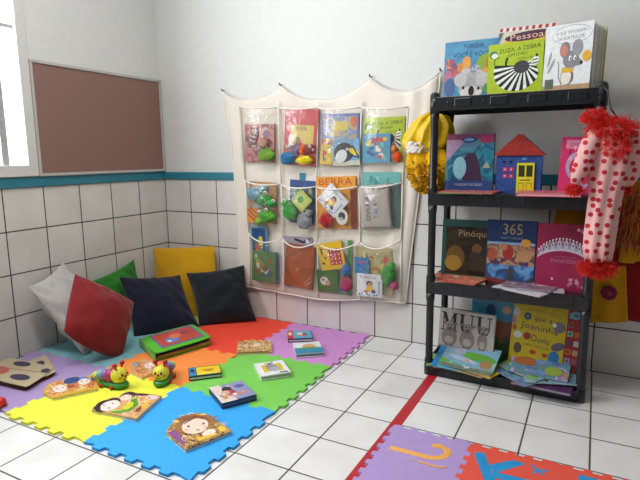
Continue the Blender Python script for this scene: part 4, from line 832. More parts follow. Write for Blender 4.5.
def sheet(s, t):
    """s 0..1 across, t 0 top .. 1 bottom"""
    tx, tz = top_pt(s); bx = 0.562 + (1.572 - 0.562) * s; bz = interp(BE, s)
    xl, xr = interp(LE, t), interp(RE, t); x_lin = xl + (xr - xl) * s
    f = max(0, 1 - t * 4); x = x_lin * (1 - f) + tx * f
    zz = tz + (bz - tz) * t
    yy = -0.014 - 0.006 * math.sin(s * 9 + t * 3) - 0.008 * t - 0.003 * math.sin(s * 41 + 2 * t) - 0.014 * math.exp(-((s - 0.90) / 0.02) ** 2) * (1 - 0.5 * t) - 0.010 * math.exp(-((s - 0.97) / 0.015) ** 2) - 0.008 * math.exp(-((s - 0.05) / 0.02) ** 2) - 0.012 * math.exp(-((s - 0.93) / 0.05) ** 2) * (0.5 + 0.5 * math.sin(t * 11)) * t
    return Vector((x, yy, zz))
bm = bmesh.new(); NS, NT = 60, 44
g = [[bm.verts.new(sheet(i / NS, j / NT) - ORG) for i in range(NS + 1)] for j in range(NT + 1)]
for j in range(NT):
    for i in range(NS): bm.faces.new((g[j][i], g[j][i + 1], g[j + 1][i + 1], g[j + 1][i]))
sh = obj('backing_cloth', bm, cloth, org_, True)
sh.modifiers.new('thick', 'SOLIDIFY').thickness = 0.0015
hem = fab('eee6de')
bm = bmesh.new(); tube(bm, [sheet(i / 60, 1) - ORG for i in range(61)], 0.0045, 6); tube(bm, [sheet(i / 60, 0) - ORG for i in range(61)], 0.002, 6)
tube(bm, [sheet(1, j / 40) - ORG for j in range(41)], 0.003, 6); tube(bm, [sheet(0, j / 40) - ORG for j in range(41)], 0.003, 6); obj('hem', bm, hem, org_)
for hx, hz in HK:
    bm = bmesh.new(); tube(bm, [(hx, 0, hz + 0.004), (hx, -0.022, hz + 0.006), (hx, -0.024, hz + 0.014)], 0.0035)
    for v in bm.verts: v.co -= Vector((hx, 0, hz))
    o = obj('wall_nail', bm, M('4a4440', 0.5)); o.location = (hx, 0, hz)
    tag(o, ('metal nail holding the far left top corner of the organiser', 'metal nail, second from the left above the organiser', 'metal nail, third from the left above the organiser', 'metal nail holding the right corner of the organiser behind the shelf')[HK.index((hx, hz))], 'nail', 'nails of the wall organiser')
VX = [[0.605, 0.860, 1.099, 1.337, 1.573], [0.632, 0.868, 1.083, 1.324, 1.550], [0.645, 0.872, 1.086, 1.332, 1.548]]
VT = [[1.205, 1.185, 1.170, 1.160, 1.150], [0.800, 0.782, 0.772, 0.778, 0.800], [0.505, 0.485, 0.478, 0.495, 0.52]]
VB = [[0.903, 0.885, 0.872, 0.882, 0.900], [0.538, 0.520, 0.510, 0.535, 0.565], [0.210, 0.194, 0.186, 0.203, 0.220]]
DR = [0.010, 0.012, 0.032]
for r_i in range(3):
    for c_i in range(4):
        xa, xb = VX[r_i][c_i], VX[r_i][c_i + 1]; ta, tb = VT[r_i][c_i], VT[r_i][c_i + 1]; ba, bb = VB[r_i][c_i], VB[r_i][c_i + 1]
        bm = bmesh.new(); N = 12; gg = []
        def pp(i, j):
            u, v = i / N, j / N
            zt = ta + (tb - ta) * u - DR[r_i] * math.sin(PI * u); zb = ba + (bb - ba) * u
            bul = 0.052 * (math.sin(PI * u) ** 0.5 if 0 < u < 1 else 0) * (0.55 + 0.45 * math.sin(PI * min(1, 0.15 + v * 0.85)))
            return Vector((xa + (xb - xa) * u, -0.028 - bul, zt + (zb - zt) * v)) - ORG
        gg = [[bm.verts.new(pp(i, j)) for i in range(N + 1)] for j in range(N + 1)]
        for j in range(N):
            for i in range(N): bm.faces.new((gg[j][i], gg[j][i + 1], gg[j + 1][i + 1], gg[j + 1][i]))
        p = obj('clear_pocket', bm, plastic, org_, True)
        bm = bmesh.new(); tube(bm, [pp(i, 0) for i in range(N + 1)], 0.004, 6); obj('pocket_piping', bm, hem, p)
for c_i in range(5):
    for r_i in range(3):
        x0_, x1_ = VX[r_i][c_i], (VX[r_i + 1][c_i] if r_i < 2 else VX[r_i][c_i]); z0_ = VT[r_i][c_i] + 0.0; z1_ = VT[r_i + 1][c_i] if r_i < 2 else VB[2][c_i] - 0.01
        if r_i == 0 and 0 < c_i < 4: z0_ += 0.03
        bm = bmesh.new(); tube(bm, [Vector((x0_, -0.029, z0_)) - ORG, Vector(((x0_ + x1_) / 2 + 0.002, -0.032, (z0_ + z1_) / 2)) - ORG, Vector((x1_, -0.029, z1_)) - ORG], 0.0042, 6)
        obj('seam_ribbon', bm, hem, org_)

# ------------------------------------------------------------------ what the pockets hold
def pk(px, y=-0.045): # pixel of the pocket plane
    return bw(px[0], px[1], y)
def pbook(bl, br, tl, t, cover, art, label, y=-0.045, name='picture_book', **k):
    return book(bw(*bl, y), bw(*br, y), bw(*tl, y), t, cover, art, label, name=name, **k)
def plush(label, name, cen, y, parts, eyes=(), cat='soft toy'):
    """parts: (px, py, rx, rz, colour) ellipsoids in the pocket; first is the body"""
    c0 = bw(cen[0], cen[1], y); r = thing(name, label, cat, loc=c0)
    for k, (px, py, rx, rz, c, nm) in enumerate(parts):
        q = bw(px, py, y) - c0; bm = bmesh.new()
        ell(bm, q, (rx, min(rx, rz, 0.019), rz), fn=lambda p, n_: p * (1 + 0.42 * noise.noise(n_ * 1.5 + Vector((px, py, 0)))))
        obj(nm, bm, fab(c, var=0.35, scale=55, bump=0.5), r, True)
    for px, py, s in eyes:
        q = bw(px, py, y - 0.017) - c0; bm = bmesh.new(); ell(bm, q, (0.010 * s, 0.006, 0.010 * s), seg=12); e = obj('eye', bm, M('e8e8e0', 0.3), r, True)
        bm = bmesh.new(); ell(bm, q + Vector((0.001, -0.005, 0)), (0.005 * s, 0.003, 0.005 * s), seg=10); obj('pupil', bm, M('14181a', 0.3), e, True)
    return r
# row 1
a = Art().S(30, ('9a2430', 'b8384a', 'c8a090', '6a2430', 'd8c0b8', '7a5a70', 'a86a50'), 51, r=0.16)
pbook((245, 162), (274, 163), (240, 124), 0.012, illus(('8a1f2c', 'b03444', 'b87a70', '701824'), 30), a, 'dark red picture book in the top left pocket', y=-0.036)
plush('green cloth hand puppet with brown face in the top left pocket', 'hand_puppet', (266, 155), -0.056, [(266, 155, 0.055, 0.036, '6a9030', 'body'), (262, 143, 0.03, 0.03, 'b88a78', 'head'), (253, 138, 0.02, 0.04, '8c6a60', 'hair')], ())
a = Art().R(0, 0, 1, 1, 'b83034').R(0.2, 0.35, 0.9, 0.72, 'c8b050').T('PERA', 0.35, 0.62, 0.7, 0.70, '5c3018').S(12, ('c84a3c', 'a8242c', 'd8d0c0', '8a6a40'), 53, 0.05, 0.05, 0.95, 0.6, 0.12).R(0, 0.8, 1, 1, 'c0343a')
pbook((283, 164), (315, 167), (281, 108), 0.014, 'b02c30', a, 'tall red book with yellow panel in the second pocket of the top row', y=-0.036)
plush('blue and purple stuffed toy low in the second top pocket', 'stuffed_toy', (288, 157), -0.056, [(288, 158, 0.045, 0.033, '2a6a98', 'body'), (297, 149, 0.02, 0.03, '6a5a90', 'head'), (290, 147, 0.012, 0.014, 'c8c8d0', 'muzzle')], ((287, 147, .8),))
plush('orange and yellow stuffed toy at the right of the second top pocket', 'stuffed_toy', (304, 158), -0.056, [(304, 160, 0.05, 0.022, 'd8c020', 'body'), (303, 150, 0.02, 0.03, 'c85a28', 'head'), (311, 149, 0.016, 0.02, '8a2a38', 'hat')], ((310, 147, .8), (313, 150, .7)))
a = Art().R(0, 0, 1, 1, '6a70b0').R(0.05, 0.45, 0.95, 0.95, illus(('7a78b8', 'a888b0', 'c8b050', '5a88b8', 'b0a0c0'), 22)).E(0.87, 0.84, 0.08, 0.10, 'c86a3c').R(0.35, 0.68, 0.7, 0.84, 'c8b848').R(0.0, 0, 0.45, 0.5, 'b04838').S(10, ('d8c030', '9a3050', 'd8d0d8'), 55, 0.02, 0.1, 0.45, 0.6, 0.1)
pbook((321, 165), (358, 166), (320, 114), 0.012, '5a60a8', a, 'violet and yellow picture book behind the penguin book', y=-0.036)
a = Art().R(0, 0, 1, 1, '6f9ab8').R(0, 0, 1, 0.18, 'b8b8a8').E(0.42, 0.5, 0.36, 0.38, '1b1d26', -0.5).E(0.32, 0.36, 0.2, 0.27, 'd0d2d2', -0.5).E(0.78, 0.52, 0.2, 0.10, 'd8c020', -0.6).L([(0.75, 0.75), (0.97, 0.28)], 0.05, '1b1d26').L([(0.6, 0.4), (0.97, 0.28)], 0.04, '1b1d26').E(0.55, 0.62, 0.05, 0.05, 'e0e0e0').E(0.55, 0.62, 0.02, 0.02, '101010').T('PINGUIM', 0.5, 0.07, 0.95, 0.14, '5a5a58')
a.items = [i for i in a.items if i[0][0] != 'T']
pbook((333, 166), (360, 165), (333, 140), 0.010, '6f9ab8', a, 'picture book with a black and white penguin, third pocket of the top row', y=-0.056)
pbook((320, 164), (332, 165), (320, 144), 0.010, 'c8a828', Art().S(9, ('d8c030', 'b03428', '3a6a9a', 'e0d0c0'), 57, r=0.2), 'small yellow and red booklet beside the penguin book', y=-0.054)
pbook((364, 162), (404, 162), (365, 118), 0.012, '9ab03a', ZB, 'lime green zebra book in the last pocket of the top row', y=-0.036)
a = Art().R(0, 0, 1, 1, '4f90b0').S(26, ('3f88a8', 'd8c040', 'c83c34', 'e0dcd0', '2c5a90', '6ab0a0'), 59, r=0.13)
pbook((363, 163), (390, 163), (363, 134), 0.012, '3a7aa0', a, 'small blue picture book in front of the pocketed zebra book', y=-0.057)
plush('little orange stuffed toy beside the small blue book', 'stuffed_toy', (397, 156), -0.052, [(397, 157, 0.022, 0.026, 'd0451c', 'body'), (394, 149, 0.014, 0.016, 'd87a30', 'head')])
# row 2
pbook((249, 221), (276, 224), (248, 181), 0.008, 'b88a5c', Art().S(12, ('c8905c', 'a8b0b0', '7a9ab0', 'b86a40'), 61, r=0.17), 'tan picture book at the back of the left pocket in the middle row', y=-0.034)
plush('pale blue stuffed toy behind the two green frogs', 'stuffed_toy', (254, 194), -0.048, [(254, 194, 0.05, 0.035, '6a9cb4', 'body'), (263, 188, 0.03, 0.02, '7aa8bc', 'arm')])
plush('upper green frog puppet in the left pocket of the middle row', 'frog_puppet', (264, 199), -0.058, [(264, 200, 0.048, 0.034, '1f8a34', 'body'), (272, 203, 0.03, 0.02, '2c9a3c', 'mouth')], ((265, 193, 1.1), (273, 201, 1)))
plush('lower olive green frog puppet in the left pocket of the middle row', 'frog_puppet', (265, 215), -0.060, [(266, 216, 0.055, 0.036, '4f9a34', 'body'), (260, 221, 0.03, 0.02, '7aa040', 'mouth')], ((259, 212, 1.1), (266, 210, 1.1)))
pbook((247, 222), (257, 223), (247, 208), 0.008, 'd89a28', Art().L([(0.1, 0.9), (0.9, 0.4)], 0.12, 'b8321c').L([(0.1, 0.6), (0.9, 0.1)], 0.12, 'b8321c').L([(0.3, 1), (1, 0.7)], 0.1, 'b8321c'), 'small orange and red striped booklet beside the lower frog', y=-0.055)
pbook((289, 222), (314, 225), (285, 179), 0.008, '26407c', Art().R(0.1, 0.1, 0.9, 0.8, '5a7a4c').S(8, ('a8b070', '3a5a90', '8a9a60'), 63, r=0.16), 'navy book at the back of the second middle pocket', y=-0.034)
a = Art().R(0, 0, 1, 1, 'a8b850').R(0.12, 0.12, 0.88, 0.88, 'b8c870').E(0.4, 0.5, 0.2, 0.2, '5a9a40').T('sapo', 0.3, 0.72, 0.7, 0.82, '2a3a20')
a.items = [i for i in a.items if i[0][0] != 'T']
pbook((291, 201), (302, 213), (301, 188.5), 0.010, '3a4a24', a, 'small green square book turned like a diamond in the second middle pocket', y=-0.058, board=True)
plush('bright green frog puppet at the left of the second middle pocket', 'frog_puppet', (290, 211), -0.056, [(290, 212, 0.04, 0.046, '1f9434', 'body'), (286, 203, 0.026, 0.022, '35a848', 'mouth')], ((284, 201, 1), (282, 210, .8)))
plush('grey stuffed mouse low in the second middle pocket', 'stuffed_mouse', (305, 220), -0.056, [(305, 221, 0.045, 0.04, '7d8288', 'body'), (309, 213, 0.02, 0.018, '8c9096', 'ear'), (306, 221, 0.012, 0.02, 'b08088', 'nose')], ())
a = Art().R(0, 0, 1, 1, 'd8901c').T('BERRA', 0.08, 0.84, 0.92, 0.97, 'a83a14').S(9, ('d8a838', 'b85a20', 'e0c060'), 65, 0.1, 0.1, 0.9, 0.8, 0.13).R(0.86, 0, 1, 0.75, '7a2c18')
pbook((318, 228), (357, 229), (316, 177), 0.012, 'd08818', a, 'orange book with dark red capital letters in the third middle pocket', y=-0.036)
def child_art(t):
    a = Art().R(0, 0, 1, 1, 'd4d6da').T(t, 0.1, 0.80, 0.75, 0.92, '22242c').E(0.5, 0.58, 0.13, 0.13, '3a2418').E(0.52, 0.54, 0.10, 0.10, 'c08c68').E(0.52, 0.36, 0.16, 0.12, 'e0b820').E(0.38, 0.22, 0.10, 0.07, 'c87848').E(0.66, 0.24, 0.09, 0.08, '2c3c78')
    for k in range(9): a.E(0.1 + 0.1 * k, 0.07 + 0.03 * (k % 2), 0.035, 0.04, ('2c4a98', '5a6ab0', 'd4d6da')[k % 3])
    for k in range(5): a.E(0.88, 0.2 + 0.12 * k, 0.03, 0.035, '2c4a98')
    return a
pbook((317, 199), (334, 218), (331, 183), 0.012, 'd0d2d6', child_art('TUDO 10'), 'white square board book with a child, turned like a diamond', y=-0.060, board=True)
plush('red ladybird stuffed toy with black spots', 'ladybird_toy', (327, 221), -0.058, [(327, 221, 0.042, 0.036, 'a8181c', 'body'), (322, 217, 0.008, 0.008, '1a1214', 'spot'), (330, 224, 0.008, 0.008, '1a1214', 'spot')])
r = thing('round_tag', 'round white badge with dark picture under the diamond book', 'badge', loc=bw(342, 217, -0.058))
bm = bmesh.new(); slots = [M('d4d2cc', 0.4)]; prism(bm, [(0.033 * math.cos(k * PI / 12), 0.040 * math.sin(k * PI / 12)) for k in range(24)], -0.003, 0.003); bmesh.ops.recalc_face_normals(bm, faces=bm.faces)
Art().E(0, 0.1, 0.5, 0.45, '2a2c30').E(-0.1, -0.2, 0.3, 0.2, 'b0a898').emit(bm, slots, 0.04, 0.045, -0.003); KEEP.append(bm); obj('disc', bm, slots, r)
pbook((362, 226), (400, 228), (361, 172), 0.010, '5fa8a8', Art().R(0, 0, 1, 1, '68a8a4').R(0.75, 0, 1, 0.8, '4f6a68').S(6, ('8ac0b8', '4a8a90'), 67, 0.05, 0.7, 0.8, 0.98, 0.1), 'teal book standing behind the cloth bag in the last middle pocket', y=-0.034)
# cloth bag with letters
def drawbag():
    P0, P1, P3 = bw(361, 230, -0.05), bw(393, 229, -0.05), bw(361, 185, -0.05); mt4, w_, h_ = frame3(P0, P1, P3)
    r = thing('cloth_bag', 'grey-white cloth bag with coloured letters in the last middle pocket', 'bag', mat=mt4)
    bm = bmesh.new(); N = 14; fr_, bk_ = {}, {}
    for i in range(N + 1):
        for j in range(N + 1):
            u, v = i / N * 2 - 1, j / N * 2 - 1; e = i in (0, N) or j in (0, N); t_ = 0.014 * ((1 - u * u) * (1 - v * v)) ** 0.4 + 0.0015 * math.sin(u * 7 + v * 4)
            x = w_ / 2 * (1 + u * (1 - 0.05 * (1 - v * v))); zz = h_ / 2 * (1 + v * (1 - 0.04 * (1 - u * u)))
            fr_[i, j] = bm.verts.new((x, -t_ if not e else 0, zz)); bk_[i, j] = fr_[i, j] if e else bm.verts.new((x, t_ * 0.4, zz))
    for d in (fr_, bk_):
        for i in range(N):
            for j in range(N): bm.faces.new((d[i, j], d[i + 1, j], d[i + 1, j + 1], d[i, j + 1]))
    obj('bag_body', bm, fab('b0a8a0'), r, True)
    bm = bmesh.new(); slots = []
    Art().T('OV', 0.15, 0.26, 0.45, 0.38, fab('2c7a5c'), PI / 2).T('LMA', 0.10, 0.55, 0.50, 0.66, fab('6a3a78'), PI / 2).T('TALA', 0.32, 0.38, 0.78, 0.48, fab('5a78a8'), PI / 2).emit(bm, slots, w_, h_, -0.0165)
    KEEP.append(bm); obj('letters', bm, slots, r)
drawbag()
# row 3
pbook((252, 256), (262, 256), (247, 226), 0.010, '2a6a90', None, 'thin blue booklet edge at the left of the bottom left pocket', y=-0.030) if False else None
a = Art().R(0.04, 0.04, 0.94, 0.95, '1c4a80').E(0.5, 0.5, 0.3, 0.2, '2c8a58').E(0.4, 0.4, 0.16, 0.13, 'c85a30').E(0.6, 0.6, 0.14, 0.14, 'd8c040')
pbook((253, 262), (268, 263), (247, 226), 0.012, '58a0c0', a, 'blue board book standing up out of the bottom left pocket', y=-0.040, board=True)
a = Art().R(0, 0, 1, 1, '4a7a40').S(30, ('3a6a34', 'b03a30', 'd8c050', 'c8c8b8', '2c5a80', '7a9a40', 'a87a50'), 71, r=0.14)
pbook((252, 280), (275, 284), (249, 250), 0.012, '3a6a40', a, 'green picture book with small bright figures in the bottom left pocket', y=-0.056)
pbook((268, 283), (279, 284), (266, 252), 0.010, '5a78a8', Art().S(8, ('4a68a0', '8aa0c0', '7a8ab0'), 72, r=0.2), 'slate blue booklet at the right of the bottom left pocket', y=-0.036)
a = Art().R(0, 0, 1, 1, '9a94a4').L([(0.4, 0.96), (0.7, 0.9), (0.95, 0.96)], 0.05, '2c2430').T('GUIA', 0.1, 0.90, 0.3, 0.96, '3a3440').E(0.85, 0.92, 0.06, 0.04, 'd8d4d8').R(0.8, 0, 1, 0.85, '8a8494')
a.items = [i for i in a.items if i[0][0] != 'T']
pbook((285, 286), (313, 289), (281, 236), 0.010, '8f8a98', a, 'grey book with black squiggle behind the brown one', y=-0.034)
a = Art().R(0, 0, 1, 1, illus(('9a4418', 'a84e1c', '8a3c16'), 8)).E(0.45, 0.42, 0.05, 0.05, 'b8743c').L([(0.7, 0.1), (0.95, 0.3)], 0.02, 'c89a80').L([(0.72, 0.05), (0.97, 0.2)], 0.02, 'c8a890')
pbook((284, 284), (312, 290), (281, 242), 0.014, '8a3c16', a, 'rust brown book filling the second bottom pocket', y=-0.052)
a = Art().R(0, 0, 1, 1, 'c8c8c0').R(0.0, 0, 1, 0.7, '7a9a8a').R(0.88, 0, 1, 1, '4f8a4c')
pbook((319, 292), (352, 296), (317, 238), 0.008, 'b8bcb4', a, 'pale grey and green book at the back of the third bottom pocket', y=-0.034)
a = Art().R(0, 0, 1, 1, 'd8b020').R(0.42, 0.15, 0.9, 0.75, 'b82420').S(5, ('3a2a18', '6a4a18'), 74, 0.02, 0.1, 0.4, 0.9, 0.09)
for i in range(3):
    for j in range(4): a.E(0.5 + 0.16 * i, 0.23 + 0.15 * j, 0.025, 0.03, 'e8e0d0')
pbook((322, 271), (346, 268), (319, 244), 0.012, 'c8a018', a, 'yellow book with red dotted bus in the third bottom pocket', y=-0.056)
pbook((318, 291), (339, 292), (318, 270), 0.012, '2c5a2c', Art().R(0.05, 0.05, 0.95, 0.95, '33682f').E(0.35, 0.5, 0.2, 0.2, 'd0ccc8').E(0.5, 0.4, 0.12, 0.12, 'b88a80').E(0.3, 0.55, 0.05, 0.05, '2a2020'), 'dark green book with a white animal face in the third bottom pocket', y=-0.050)
plush('blue and magenta stuffed toy at the right of the third bottom pocket', 'stuffed_toy', (346, 280), -0.050, [(346, 284, 0.032, 0.04, 'a82a58', 'body'), (346, 270, 0.026, 0.035, '2c6ab0', 'head'), (342, 288, 0.016, 0.016, '6a3a90', 'foot')])
a = Art().R(0, 0, 1, 1, 'b8a878').S(30, ('c8b070', 'a8743c', '7a9a50', 'c85a50', 'd8c898', '6a7a40'), 76, r=0.13)
pbook((356, 292), (392, 296), (355, 246), 0.008, 'b8a070', a, 'sandy forest picture book at the back of the last bottom pocket', y=-0.034)
pbook((355, 273), (369, 274), (354, 257), 0.008, '3a7aa8', Art().S(14, ('3a7ab0', 'b8508c', '5aa8a8', '4a5aa0'), 77, r=0.2), 'small blue and pink booklet above the white child book', y=-0.050)
pbook((357, 295), (382, 298), (354, 273), 0.012, 'd0d2d6', child_art('TUDO 10'), 'white child board book low in the last bottom pocket', y=-0.060, board=True)
plush('green frog cloth toy in the last bottom pocket', 'frog_puppet', (388, 276), -0.052, [(388, 276, 0.036, 0.05, '3f8a3c', 'body'), (391, 266, 0.024, 0.02, '55a04c', 'head'), (394, 286, 0.02, 0.02, 'a84468', 'foot')])

# ================================================================== COSTUMES
def loft(bm, rings, seg=40, folds=9, fa=0.006, ph=0.0, cap=True, mi=0):
    """rings: (centre, half width vector x, half depth) from top to bottom, with pleats"""
    R_ = []
    for k, (c, hx, hy) in enumerate(rings):
        c = Vector(c); ax = Vector(hx); n_ = ax.length; d = ax.normalized(); dy = Vector((0, 0, 1)).cross(d).normalized() if abs(d.z) < 0.9 else Vector((0, 1, 0))
        row = []
        for i in range(seg):
            th = 2 * PI * i / seg; w_ = 1 + (fa / max(n_, 0.01)) * math.sin(folds * th + ph + k * 0.35) + 0.3 * (fa / max(n_, 0.01)) * math.sin(2.3 * folds * th + k)
            row.append(bm.verts.new(c + d * math.cos(th) * n_ * w_ + dy * math.sin(th) * hy * w_))
        R_.append(row)
    for a_, b_ in zip(R_[:-1], R_[1:]):
        for i in range(seg):
            f = bm.faces.new((a_[i], a_[(i + 1) % seg], b_[(i + 1) % seg], b_[i])); f.smooth = True; f.material_index = mi
    if cap: bm.faces.new(R_[0]); bm.faces.new(R_[-1])
def ruffle(bm, c, rx, ry, rz, n=170, seed=0, ln=0.03, wd=0.008):
    """many small torn net petals around a centre"""
    rd = random.Random(seed)
    for i in range(int(n * 4.5)):
        v = Vector((rd.gauss(0, 1), rd.gauss(0, 1), rd.gauss(0, 1))).normalized(); p = Vector(c) + Vector((v.x * rx, v.y * ry, v.z * rz)) * rd.uniform(0.45, 1)
        d = (v + Vector((rd.uniform(-.7, .7), rd.uniform(-.7, .7), rd.uniform(-.9, .4)))).normalized(); s = d.cross(Vector((rd.uniform(-1, 1), rd.uniform(-1, 1), rd.uniform(-1, 1)))).normalized()
        L_ = ln * 0.5 * rd.uniform(0.4, 1.2); W_ = wd * 0.36 * rd.uniform(0.6, 1.4); q = s.cross(d) * W_ * 0.6
        vs = [bm.verts.new(p - s * W_ * 0.4), bm.verts.new(p + s * W_ * 0.4), bm.verts.new(p + d * L_ * 0.6 + s * W_ + q), bm.verts.new(p + d * L_), bm.verts.new(p + d * L_ * 0.6 - s * W_ - q)]
        bm.faces.new(vs)
def tulle(c, op):
    mt, n, l, b = base('net_tulle'); b.inputs['Roughness'].default_value = 0.8; b.inputs['Base Color'].default_value = lin(c)
    tc = n.new('ShaderNodeTexCoord'); nz = n.new('ShaderNodeTexNoise'); nz.inputs['Scale'].default_value = 40; l.new(tc.outputs['Object'], nz.inputs['Vector'])
    r = ramp(n, [(0.3, tuple(v * 0.8 for v in lin(c)[:3]) + (1,)), (0.7, lin(c))]); l.new(nz.outputs[0], r.inputs[0]); l.new(r.outputs[0], b.inputs['Base Color'])
    t = n.new('ShaderNodeBsdfTransparent'); m_ = n.new('ShaderNodeMixShader'); m_.inputs[0].default_value = op; tl_ = n.new('ShaderNodeBsdfTranslucent'); tl_.inputs[0].default_value = lin(c); m3 = n.new('ShaderNodeMixShader'); m3.inputs[0].default_value = 0.35
    l.new(b.outputs[0], m3.inputs[1]); l.new(tl_.outputs[0], m3.inputs[2]); l.new(t.outputs[0], m_.inputs[1]); l.new(m3.outputs[0], m_.inputs[2]); l.new(m_.outputs[0], n['Material Output'].inputs[0]); return mt
net = tulle('ec3a30', 0.5); net2 = fab('d8a800', var=0.2)
dots, n, l, b = base('red_dotted_cotton'); b.inputs['Roughness'].default_value = 0.85
tc = n.new('ShaderNodeTexCoord'); sp = n.new('ShaderNodeSeparateXYZ'); cb_ = n.new('ShaderNodeCombineXYZ'); l.new(tc.outputs['Object'], sp.inputs[0]); l.new(sp.outputs[0], cb_.inputs[0]); l.new(sp.outputs[2], cb_.inputs[1])
vo = n.new('ShaderNodeTexVoronoi'); vo.voronoi_dimensions = '2D'; vo.inputs['Scale'].default_value = 33; vo.inputs['Randomness'].default_value = 0.6; l.new(cb_.outputs[0], vo.inputs['Vector']); r_ = ramp(n, [(0.25, lin('b01820')), (0.28, lin('dfaaa8'))]); l.new(vo.outputs['Distance'], r_.inputs[0]); l.new(r_.outputs[0], b.inputs['Base Color'])
YC = -0.395
def cpt(x, y, yy=YC): return bw(x, y, yy)
c0 = cpt(606, 92, -0.37)
cs = thing('clown_costume', 'pink clown costume with red dots and red net ruffles hanging from the rack', 'costume', loc=c0)
def sec(y, xl, xr, dep, yy=YC):
    a_, b_ = cpt(xl, y, yy), cpt(xr, y, yy); return ((a_ + b_) / 2 - c0, (b_ - a_) / 2, dep)
bm = bmesh.new(); loft(bm, [sec(126, 603, 621, 0.02), sec(131, 596, 629, 0.035), sec(140, 592, 634, 0.045), sec(155, 590, 634, 0.05), sec(172, 588, 630, 0.05), sec(190, 589, 623, 0.045), sec(210, 587, 619, 0.04), sec(230, 585, 616, 0.038), sec(248, 584, 613, 0.036), sec(261, 586, 610, 0.03)], folds=7, fa=0.006)
obj('body', bm, dots, cs)
def sleeve(pts, rad, nm):
    bm = bmesh.new(); P = [cpt(x, y, yy) - c0 for x, y, yy in pts]; N = len(P); seg = 20; rows = []
    tube(bm, P, 0, seg, rs=rad); obj(nm, bm, dots, cs, True)
sleeve([(598, 130, -0.40), (591, 143, -0.42), (585, 158, -0.435), (579, 173, -0.44), (575, 184, -0.44)], [0.022, 0.030, 0.030, 0.026, 0.015], 'sleeve')
sleeve([(626, 131, -0.38), (631, 145, -0.37), (632, 160, -0.36), (630, 174, -0.355), (625, 186, -0.35)], [0.026, 0.034, 0.036, 0.032, 0.018], 'sleeve')
bm = bmesh.new(); q = cpt(574, 190, -0.44) - c0; ruffle(bm, q, 0.024, 0.024, 0.014, 150, 1, 0.03); KEEP.append(bm); obj('cuff_ruffle', bm, net, cs)
bm = bmesh.new(); q = cpt(623, 190, -0.35) - c0; ruffle(bm, q, 0.024, 0.024, 0.012, 120, 2, 0.028); KEEP.append(bm); obj('cuff_ruffle', bm, net, cs)
bm = bmesh.new(); q = cpt(597, 268, YC) - c0; ruffle(bm, q, 0.056, 0.038, 0.026, 340, 3, 0.050); KEEP.append(bm); obj('hem_ruffle', bm, net, cs)
bm = bmesh.new(); q = cpt(612, 129, -0.41) - c0; ruffle(bm, q, 0.072, 0.045, 0.030, 380, 4, 0.055)
q = cpt(594, 117, -0.41) - c0; ruffle(bm, q, 0.038, 0.03, 0.016, 130, 5, 0.045); q = cpt(617, 146, -0.44) - c0; ruffle(bm, q, 0.035, 0.012, 0.038, 130, 6, 0.045)
KEEP.append(bm); obj('collar_ruffle', bm, net, cs)
# hanger: its own thing
h0 = cpt(606, 91, -0.362)
hg_ = thing('coat_hanger', 'black coat hanger hooked on the top right of the rack', 'hanger', loc=h0)
bm = bmesh.new(); pts = [cpt(x, y, yy) - h0 for x, y, yy in ((599, 96, -0.365), (600, 90, -0.362), (604, 87, -0.362), (608, 91, -0.365), (609, 100, -0.37), (611, 109, -0.38), (616, 116, -0.385))]
tube(bm, pts, 0.0028, 8); obj('hook', bm, M('1a1b1e', 0.35), hg_)
bm = bmesh.new(); pts = [cpt(x, y, yy) - h0 for x, y, yy in ((600, 131, -0.39), (607, 122, -0.39), (616, 116, -0.385), (622, 124, -0.385), (628, 132, -0.38))]
tube(bm, pts, 0.005, 8); obj('arms', bm, M('1a1b1e', 0.35), hg_)

# patchwork costume on the wall at the right
yc, rc = fab('cf9410'), fab('8e1216')
O = bw(612, 200, -0.03); pc = thing('patchwork_costume', 'yellow and red patchwork costume with orange fringe hanging on the wall right of the rack', 'costume', loc=O)
def panel(nm, pxs, yy, mt, amp=0.006, th=0.004, seed=0.0):
    """cloth panel between four corners (tl, tr, br, bl) with soft folds"""
    tl, tr, br, bl = [bw(x, y, yy) - O for x, y in pxs]; bm = bmesh.new(); N = 16; rows = [[], []]
    g_ = {}
    for s_ in (0, 1):
        for i in range(N + 1):
            for j in range(N + 1):
                u, v = i / N, j / N; p = tl.lerp(tr, u).lerp(bl.lerp(br, u), v); f = amp * math.sin(u * 9 + seed + v) * (0.4 + 0.6 * v)
                g_[s_, i, j] = bm.verts.new(p + Vector((0, f + s_ * th, 0.003 * math.sin(u * 7 + seed) * v)))
    for s_ in (0, 1):
        for i in range(N):
            for j in range(N): bm.faces.new((g_[s_, i, j], g_[s_, i + 1, j], g_[s_, i + 1, j + 1], g_[s_, i, j + 1]))
    for i in range(N):
        bm.faces.new((g_[0, i, 0], g_[0, i + 1, 0], g_[1, i + 1, 0], g_[1, i, 0])); bm.faces.new((g_[0, i, N], g_[0, i + 1, N], g_[1, i + 1, N], g_[1, i, N]))
        bm.faces.new((g_[0, 0, i], g_[0, 0, i + 1], g_[1, 0, i + 1], g_[1, 0, i])); bm.faces.new((g_[0, N, i], g_[0, N, i + 1], g_[1, N, i + 1], g_[1, N, i]))
    return obj(nm, bm, mt, pc, True)
panel('yellow_panel', ((592, 267), (626, 264), (628, 322), (590, 323)), -0.035, yc, 0.005)
panel('red_panel', ((625, 262), (672, 262), (675, 323), (627, 321)), -0.035, rc, 0.005, seed=2)
panel('red_band', ((590, 232), (628, 230), (627, 266), (592, 269)), -0.040, rc, 0.004, seed=1)
panel('yellow_sleeve', ((625, 205), (676, 205), (672, 265), (618, 262)), -0.040, yc, 0.006, seed=3)
panel('yoke', ((560, 203), (640, 180), (640, 238), (552, 224)), -0.036, fab('b8740c'), 0.004, seed=1.5)
bm = bmesh.new(); q = bw(609, 293, -0.045) - O
